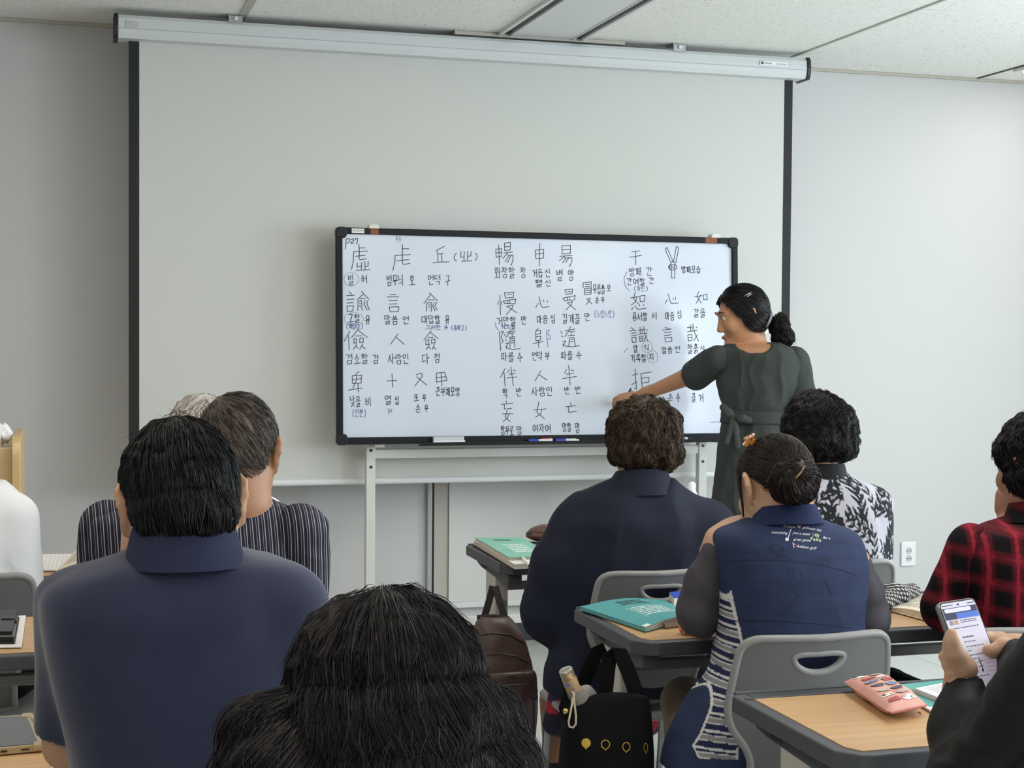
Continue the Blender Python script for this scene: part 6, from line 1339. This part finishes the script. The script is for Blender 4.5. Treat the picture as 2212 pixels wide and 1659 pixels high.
G = Solid(); G.chain([pt(1228, 1490, D-.02), pt(1222, 1530, D-.03), pt(1222, 1545, D-.03)], [.012, .014, .010], .006, (FW, 2)); tab = solid('side_tab', G, .003, tm, t)
bm = nb(); bmesh.ops.create_uvsphere(bm, u_segments=12, v_segments=8, radius=.0065); bmesh.ops.translate(bm, vec=pt(1222, 1536, D-.055), verts=bm.verts[:]); obj('snap', bm, mat('brass', '#d8c074', .2, metal=.9), tab, smooth=True)
# folding umbrella in the tote
t = thing('umbrella', 'beige folding umbrella with a gold and clear handle standing in the black tote', 'umbrella', tuple(pt(1245, 1500, D)))
ua, ub = pt(1221, 1445, D-.045), pt(1240, 1492, D-.035); ud = unit(ub-ua); L_ = float(np.linalg.norm(ub-ua)); m4 = frame(ua, np.cross(ud, FW), np.cross(ud, np.cross(ud, FW)))
if (m4.to_3x3() @ Vector((0, 0, 1))).dot(Vector(ud)) < 0: m4 = m4 @ Matrix.Rotation(PI, 4, 'X')
obj('handle_grip', lathe(nb(), [(.015, L_*.42), (.0158, L_*.45), (.0158, L_), (.012, L_+.002)], 20, m4), mat('handle_tan', '#b08d63', .35), t, smooth='auto')
obj('gold_core', lathe(nb(), [(.010, .004), (.012, L_*.12), (.009, L_*.2), (.012, L_*.3), (.0145, L_*.40), (.0148, L_*.44)], 20, m4), mat('gold_metal', '#c79a3a', .22, metal=.9), t, smooth='auto')
obj('clear_cap', lathe(nb(), [(.0135, 0), (.0155, .002), (.0155, L_*.42), (.0145, L_*.42), (.0145, .004), (.012, .003)], 20, m4), mat('clear_plastic', '#f5f2ea', .05, trans=.9), t, smooth='auto')
obj('mark', box(nb(), pt(1226, 1480, D-.063), (.010, .001, .007), Matrix.Rotation(.4, 3, 'Y')), mat('mark_blue', '#3f5a9a', .5), t)
G = Solid(); G.chain([ub, pt(1252, 1512, D-.01), pt(1262, 1545, D)], [.015, .022, .024], .01); G.chain([pt(1250, 1508, D-.012), pt(1272, 1499, D+.0), pt(1288, 1502, D+.01)], [.016, .014, .006], .015, (FW, 1.5)); solid('canopy', G, .003, mat('umbrella_beige', '#8f857c', .55, var=.1, vscale=30), t, .006, (22, 22, 16), 93)
rg = pt(1239, 1491, D-.058); obj('ring', tube(nb(), [rg+RT*.005*math.cos(a)+UP*.005*math.sin(a) for a in [2*PI*k/14 for k in range(14)]], .0012, 6, True), mat('steel', '#b8b8b8', .25, metal=.9), t)
lp = a3([(1239, 1497, 3.235), (1240, 1512, 3.235), (1244, 1545, 3.225), (1244, 1564, 3.222), (1238, 1572, 3.222), (1230, 1570, 3.222), (1228, 1560, 3.222), (1234, 1530, 3.23), (1238, 1505, 3.236)])
obj('wrist_cord', tube(nb(), lp, .0022, 8), mat('cord_beige', '#c3b49d', .8), t, smooth=True)
# small things beside the teal book
c = [(1432, 1345), (1436, 1357), (1484, 1351), (1478, 1339)]; t = thing('smartphone', 'phone in a clear grey case half under the teal book', 'phone', base(c)); slab('case', c, ZT, .011, mat('case_grey', '#9c958d', .2), t, 3); slab('back', c, ZT+.011, .001, mat('phone_brown', '#6b4c40', .3), t, 3, 0, .04)
c = [(1446, 1297), (1456, 1310), (1500, 1306), (1486, 1294)]; t = thing('notebook', 'bright blue notebook just beyond the teal book', 'notebook', base(c)); slab('cover', c, ZT, .022, mat('cover_blue', '#2f4fc0', .4), t, 3); slab('pages', c, ZT+.002, .018, paper, t, 3, 0, -.01)
c = [(1474, 1340), (1478, 1368), (1530, 1373), (1530, 1348)]; t = thing('pouch', 'small white, orange and purple patterned pouch by the bun-haired woman\'s left elbow', 'pouch', base(c))
def pouchcol(V):
    n = fbm(V*55, 33, 2); pal = np.array([lin(q) for q in ('#e8e2dd', '#d9762a', '#6b4a86', '#e8e2dd', '#c23a30')]); return pal[np.clip(((n+1)*2.6).astype(int), 0, 4)]
G = Solid(); G.chain([onz(1482, 1356, ZT+.012), onz(1525, 1362, ZT+.012)], [.017, .017], .01); G.cut((0, 0, ZT+.0008), (0, 0, -1)); solid('pouch_body', G, .0022, mat('pouch_print', '#ffffff', .7, attr='col'), t, .001, (30, 30, 30), 3, pouchcol)
# dotted pencil case and open book, right part of the middle table
pc0, pc1 = onz(1898, 1303, ZT+.022), onz(1972, 1277, ZT+.022)
def dots(V):
    u = (V@unit(pc1-pc0))/.0115; v = (V[:, 2]*.9+V[:, 1]*.5)/.0115; f = ((u % 1-.5)**2+(v % 1-.5)**2) < .075; return np.where(f[:, None], np.array(lin('#cfc9c2')), np.array(lin('#151416')))
t = thing('pencil_case', 'black pencil case with white dots beside the open book', 'pencil case', tuple(pc0)); G = Solid(); G.chain([pc0, (pc0+pc1)/2+V3(0, 0, .004), pc1], [.022, .027, .021], .02, (V3(0, 0, 1), 1.05)); G.ell((pc0*.6+pc1*.4)+V3(0, .03, .006), (.05, .028, .026), None, .01); G.cut((0, 0, ZT+.0008), (0, 0, -1)); solid('case_body', G, .0022, mat('dotted_cloth', '#ffffff', .8, attr='col'), t, .002, (18, 18, 18), 9, dots)
obj('zip', tube(nb(), [pc0*(1-k)+pc1*k+V3(-.004, -.012, .019+.004*math.sin(PI*k)) for k in (0, .25, .5, .75, 1)], .0022, 6), mat('zip_dark', '#2c221d', .4), t)
def openbook(name, label, c, th, lean, cols=6, seed=0, cov=None, z=ZT):
    t = thing(name, label, 'book', base(c, z)); slab('cover', c, z, .0015, cov or pedge, t, 4); zf_ = lambda u, v: .0017+th*(.25+.75*math.sin(PI*min(1, max(0, u))*.92+.15))+lean*u
    Q = qmap(c, z); V = []; F = []; n = 14
    for lay in (0, 1):
        for j in range(2):
            for i in range(n+1): u = .015+.97*i/n; v = .02+.96*j; p = Q(u, v); V.append((p[0], p[1], z+(zf_(u, v) if lay else .0016)))
    g = lambda i, j, l: l*2*(n+1)+j*(n+1)+i
    for i in range(n): F += [(g(i, 0, 1), g(i, 1, 1), g(i+1, 1, 1), g(i+1, 0, 1)), (g(i, 1, 0), g(i, 1, 1), g(i+1, 1, 1), g(i+1, 1, 0)), (g(i, 0, 0), g(i, 0, 1), g(i+1, 0, 1), g(i+1, 0, 0))]
    F += [(g(0, 0, 0), g(0, 1, 0), g(0, 1, 1), g(0, 0, 1)), (g(n, 0, 0), g(n, 1, 0), g(n, 1, 1), g(n, 0, 1))]; obj('pages', (V, F), page, t, smooth='auto')
    on_patch('text_print', rows_(.12, .86, .12, .9, cols, .3, seed, 7), c, z+.0006, pr_grey, t, zf_); return t
openbook('open_book', 'open cream-paged book on the right part of the middle right table', [(1978, 1290), (1922, 1320), (2040, 1352), (2080, 1302)], .016, .0, 9, 3)
# pink pouch, folder and spiral pad on the rear right table
c = [(1822, 1492), (1921, 1560), (2003, 1543), (1905, 1476)]; Q = qmap(c, ZT); t = thing('pencil_pouch', 'flat pink pencil pouch with small animal prints on the rear right table', 'pencil pouch', base(c))
n, m_ = 24, 14; V = []; F = []
hz = lambda u, v: .0165*(max(0, (1-abs(2*v-1)**3.0)*(1-abs(2*u-1)**4))**.5)
for lay in (0, 1):
    for j in range(n+1):
        for i in range(m_+1): u, v = i/m_, j/n; p = Q(u, v); h = hz(u, v); V.append((p[0], p[1], ZT+.0168+(h*.95 if lay else -h*.95)+.0012*math.sin(14*v+5*u)*(h > .008)))
k = (n+1)*(m_+1); g = lambda i, j, l: l*k+j*(m_+1)+i
for j in range(n):
    for i in range(m_): F += [(g(i, j, 1), g(i, j+1, 1), g(i+1, j+1, 1), g(i+1, j, 1)), (g(i, j, 0), g(i+1, j, 0), g(i+1, j+1, 0), g(i, j+1, 0))]
pink = mat('pouch_pink', '#d39a8c', .6, var=.05, vscale=30, bump=.08, bscale=300); obj('pouch_body', (V, F), pink, t, smooth=True)
topz = lambda u, v: ZT+.0172+hz(u, v)*.95+.0012*math.sin(14*v+5*u)*(hz(u, v) > .008)
rr = np.random.default_rng(8); kinds = {k_: [] for k_ in ('#e8dcd2', '#4a4250', '#a8484a', '#b9a79a', '#6f7f9a')}; keys = list(kinds)
for i in range(2):
    for j in range(7):
        u, v = .30+.40*i+rr.uniform(-.04, .04), .12+.125*j; b_ = [(u+.155*math.cos(a)*(1+.25*math.sin(3*a+j)), v+.048*math.sin(a)*(1+.3*math.cos(2*a+i))) for a in [2*PI*q/14 for q in range(14)]]
        kinds[keys[(i*3+j*2) % 5]].append(b_); kinds[keys[(i+j+1) % 5]].append([(u-.10+.05*math.cos(a), v-.012+.018*math.sin(a)) for a in [2*PI*q/10 for q in range(10)]]); kinds['#4a4250' if (i+j) % 2 else '#e8dcd2'].append([(u+.06+.03*math.cos(a), v+.006+.012*math.sin(a)) for a in [2*PI*q/8 for q in range(8)]])
lay_ = 0
for k_, P_ in kinds.items():
    V = []; F = []; lay_ += 1
    for q in P_:
        s0 = len(V)
        for u, v in q: p = Q(u, v); V.append((p[0], p[1], topz(u, v)+.0004+.00025*lay_))
        cu, cv = sum(a for a, b in q)/len(q), sum(b for a, b in q)/len(q); p = Q(cu, cv); V.append((p[0], p[1], topz(cu, cv)+.0006+.00025*lay_)); F += [(s0+a, s0+(a+1) % len(q), len(V)-1) for a in range(len(q))]
    obj('animal_print', (V, F), mat('print_'+k_[1:], k_, .6), t)
e0, e1 = Q(.02, 1), Q(.98, 1); obj('zip', tube(nb(), [np.array([*(e0*(1-k)+e1*k)[:2], ZT+.0168]) for k in (0, .25, .5, .75, 1)], .0022, 6), mat('zip_rose', '#b8706a', .5), t); obj('zip_pull', box(nb(), np.array([*Q(.80, 1.01)[:2], ZT+.006]), (.005, .012, .003), None, .001), mat('pull_gold', '#c8a66a', .3, metal=.7), t)
c = [(1924, 1486), (2010, 1532), (2120, 1512), (2040, 1474)]; t = thing('folder', 'teal folder with white sheets under the spiral pad on the rear right table', 'folder', base(c)); slab('sheets', [(1930, 1490), (2012, 1540), (2120, 1520), (2040, 1478)], ZT, .004, paper, t, 4); slab('cover', c, ZT+.004, .0012, mat('folder_teal', '#57a69c', .4), t, 4)
c = [(1974, 1496), (2030, 1518), (2110, 1500), (2055, 1480)]; z = ZT+.0056; t = thing('spiral_pad', 'white spiral pad on the teal folder beside the pink pouch', 'notepad', base(c, z)); slab('pages', c, z, .007, paper, t, 3); slab('cover', c, z+.007, .0008, mat('pad_cover', '#e6e9ea', .5), t, 3)
Q = qmap(c, z); obj('pad_print', (lambda P_: on_patch('line_print', P_, c, z, pr_grey, t, lambda u, v: .0081).data)(rows_(.2, .9, .15, .85, 5, .2, 6, 4)), paper, None) if 0 else on_patch('line_print', rows_(.2, .9, .15, .85, 5, .2, 6, 4), c, z, pr_grey, t, lambda u, v: .0081)
for k in range(16): p = Q(.01, .04+.92*k/15); obj('ring', tube(nb(), [np.array([p[0]+.004*math.cos(a)-.001, p[1], z+.004+.0052*math.sin(a)]) for a in [2*PI*q/10 for q in range(10)]], .0007, 5, True), mat('steel', '#b8b8b8', .25, metal=.9), t)
# the phone in the hands
t = thing('smartphone', 'phone showing a dictionary page, held up in both hands at the right edge', 'phone', tuple(TL)); fr = frame(TL, px_, -py_)
if (fr.to_3x3() @ Vector((0, 0, 1))).dot(Vector(pn)) < 0: fr = frame(TL, px_, -py_) @ Matrix.Diagonal((1, 1, -1, 1))
gm = lambda w: fr @ Matrix.Translation((0, 0, w)); mm_ = PWd
obj('case', prism(nb(), rrect(PWd+.003, PLn+.003, .010, 5, PWd/2, -PLn/2), .010, gm(-.0105), .0025), mat('case_silver', '#8f8d88', .2, metal=.5), t, smooth='auto')
obj('bezel', prism(nb(), rrect(PWd-.001, PLn-.001, .009, 5, PWd/2, -PLn/2), .0008, gm(-.0006)), black, t)
sm = lambda n_, c_: mat(n_, c_, .25, emit=.32)
def scr(name, polys, m, w): return quads(name, [[(u*PWd, -v*PLn) for u, v in q] for q in polys], m, sc_o, gm(w))
sc_o = quads('screen', [[(x, y) for x, y in rrect(PWd*.94, PLn*.965, .007, 5, PWd/2, -PLn/2)]], sm('scr_paper', '#cfc9da'), t, gm(.0004))
scr('header', [rect(.04, .075, .96, .165)], sm('scr_navy', '#2b2f52'), .0006); scr('search_bar', [[(a/PWd, -b/PLn) for a, b in rrect(PWd*.72, PLn*.045, .003, 4, PWd*.44, -PLn*.105)]], sm('scr_bar', '#d8d4e2'), .0008)
scr('banner', [rect(.36, .14, .96, .205)], sm('scr_blue', '#4b6fc4'), .0008); scr('dark_tab', [rect(.04, .165, .36, .205)], sm('scr_navy', '#2b2f52'), .0006); scr('photo', [rect(.10, .215, .20, .265)], sm('scr_grey', '#8d8496'), .0006); scr('photo', [rect(.22, .215, .34, .265)], sm('scr_tan', '#b59080'), .0006)
scr('text_print', rows_(.40, .85, .222, .262, 2, .4, 11, 3)+rows_(.12, .85, .30, .315, 1, .6, 12, 6)+rows_(.30, .62, .405, .425, 1, .7, 13, 4)+rows_(.30, .62, .46, .475, 1, .6, 14, 4)+rows_(.30, .80, .515, .53, 1, .6, 15, 5)+rows_(.30, .42, .56, .575, 1, .6, 16, 2)+rows_(.30, .72, .61, .625, 1, .6, 17, 4)+rows_(.3, .5, .655, .668, 1, .6, 18, 2)+rows_(.3, .42, .80, .812, 1, .6, 19, 2)+rows_(.3, .65, .845, .858, 1, .6, 20, 3)+rows_(.06, .36, .04, .055, 1, .7, 21, 5)+rows_(.76, .95, .04, .055, 1, .7, 22, 3), sm('scr_ink', '#4a4658'), .0007)
scr('camera_hole', [[(.5+.028*math.cos(a), .047+.012*math.sin(a)) for a in [2*PI*k/12 for k in range(12)]]], black, .0008)
ch_ = text('character', '拒', .0105, gm(.0008) @ Matrix.Translation((PWd*.10, -PLn*.405, 0)), sm('scr_ink', '#4a4658'), sc_o)
scr('stroke_diagram', [[(a, b) for a, b in q] for q in strokes([[(.52, .66), (.52, .80), (.49, .79)]], .022)]+strokes([[(.44, .70), (.6, .69)], [(.44, .75), (.58, .74)]], .006), sm('scr_black', '#1f1c2c'), .0008); scr('stroke_ghost', strokes([[(.66, .68), (.66, .81), (.92, .81)], [(.66, .69), (.92, .69)], [(.68, .725), (.86, .725), (.86, .77), (.68, .77)]], .008), sm('scr_pink', '#b79aa8'), .0008)
# left tables
openbook('open_notebook', 'open cream notebook with handwriting lying on the front left table', [(166, 1190), (121, 1236), (214, 1222), (228, 1184)], .010, .010, 8, 23)
c = [(78, 1200), (66, 1234), (150, 1234), (155, 1199)]; t = thing('lined_pad', 'white lined pad left of the open notebook on the front left table', 'notepad', base(c)); slab('pages', c, ZT, .004, paper, t, 3); on_patch('rule_print', [rect(.1+.11*k, .05, .105+.11*k, .95) for k in range(8)], c, ZT, pr_grey, t, lambda u, v: .0043)
c = [(-40, 1336), (-70, 1401), (47, 1399), (56, 1331)]; t = thing('paper_sheet', 'white paper sheets under the black wallet case on the middle left table', 'paper', base(c)); slab('sheet', c, ZT, .002, paper, t, 3); on_patch('text_print', rows_(.1, .85, .1, .9, 7, .25, 31, 5), c, ZT, pr_grey, t, lambda u, v: .0022)
c = [(-35, 1337), (-50, 1392), (32, 1391), (42, 1336)]; z = ZT+.0026; lb = mat('leather_black', '#232427', .38, bump=.2, bscale=300); t = thing('wallet_case', 'black leather wallet phone case with a strap clasp on the middle left table', 'wallet case', base(c, z))
slab('lower_cover', c, z, .004, lb, t, 3); slab('phone_edge', c, z+.004, .010, mat('phone_black', '#141416', .25), t, 3, 0, .03); slab('upper_cover', [(-36, 1335), (-46, 1384), (26, 1382), (38, 1333)], z+.014, .005, lb, t, 3)
q = qmap([(-36, 1335), (-46, 1384), (26, 1382), (38, 1333)], z); strap('clasp', [np.array([*q(.62, .45)[:2], z+.0205]), np.array([*q(.95, .46)[:2], z+.0205]), np.array([*q(1.05, .47)[:2], z+.016]), np.array([*q(1.05, .47)[:2], z+.004])], .018, .002, lb, t, (0, 1, 0))
c = [(-60, 1562), (-100, 1640), (92, 1622), (62, 1556)]; t = thing('smartphone', 'phone in a clear gold-edged bumper case on the rear left table, screen off', 'phone', base(c)); gc = mat('case_gold', '#b7a67f', .22, metal=.35, coat=.3)
slab('case', c, ZT, .010, gc, t, 4); slab('screen', c, ZT+.0101, .0008, mat('screen_off', '#58585a', .12, spec=.6), t, 4, 0, .045)
Q = qmap(c, ZT)
for u, v in ((0, 0), (1, 0), (0, 1), (1, 1)): p = Q(u*.95+.025, v*.94+.03); obj('corner_bumper', box(nb(), (p[0], p[1], ZT+.0065), (.022, .022, .0128), Matrix.Rotation(.03, 3, 'Z'), .004), gc, t)
p0, p1 = Q(.5, 1.004), Q(.62, 1.004); obj('charge_port', box(nb(), ((p0+p1)/2)[:2].tolist()+[ZT+.005], (.010, .001, .003)), black, t); p0 = Q(.80, 1.004); obj('speaker_slot', box(nb(), (p0[0], p0[1], ZT+.005), (.012, .001, .0022)), black, t)
c = [(110, 1560), (112, 1740), (290, 1740), (250, 1560)]; t = thing('printed_sheet', 'pale lilac printed handout beneath the navy polo man\'s arm', 'paper', base(c)); slab('sheet', c, ZT, .001, mat('sheet_lilac', '#d5d3e6', .7), t, 3)
zf_ = lambda u, v: .0012; on_patch('box_print', [rect(.06, .16, .95, .33), rect(.06, .38, .95, .47), rect(.06, .5, .95, .56), rect(.06, .6, .95, .95)], c, ZT, paper, t, zf_); zf2 = lambda u, v: .0014
on_patch('red_line', [rect(.06, .35, .95, .362)], c, ZT, mat('print_red', '#b5483f', .6), t, zf2); on_patch('text_print', rows_(.3, .9, .40, .46, 3, .35, 41, 6)+rows_(.3, .9, .51, .55, 2, .35, 42, 6)+rows_(.12, .9, .62, .94, 9, .3, 43, 7)+[rect(.06, .13, .3, .145)], c, ZT, pr_grey, t, zf2)
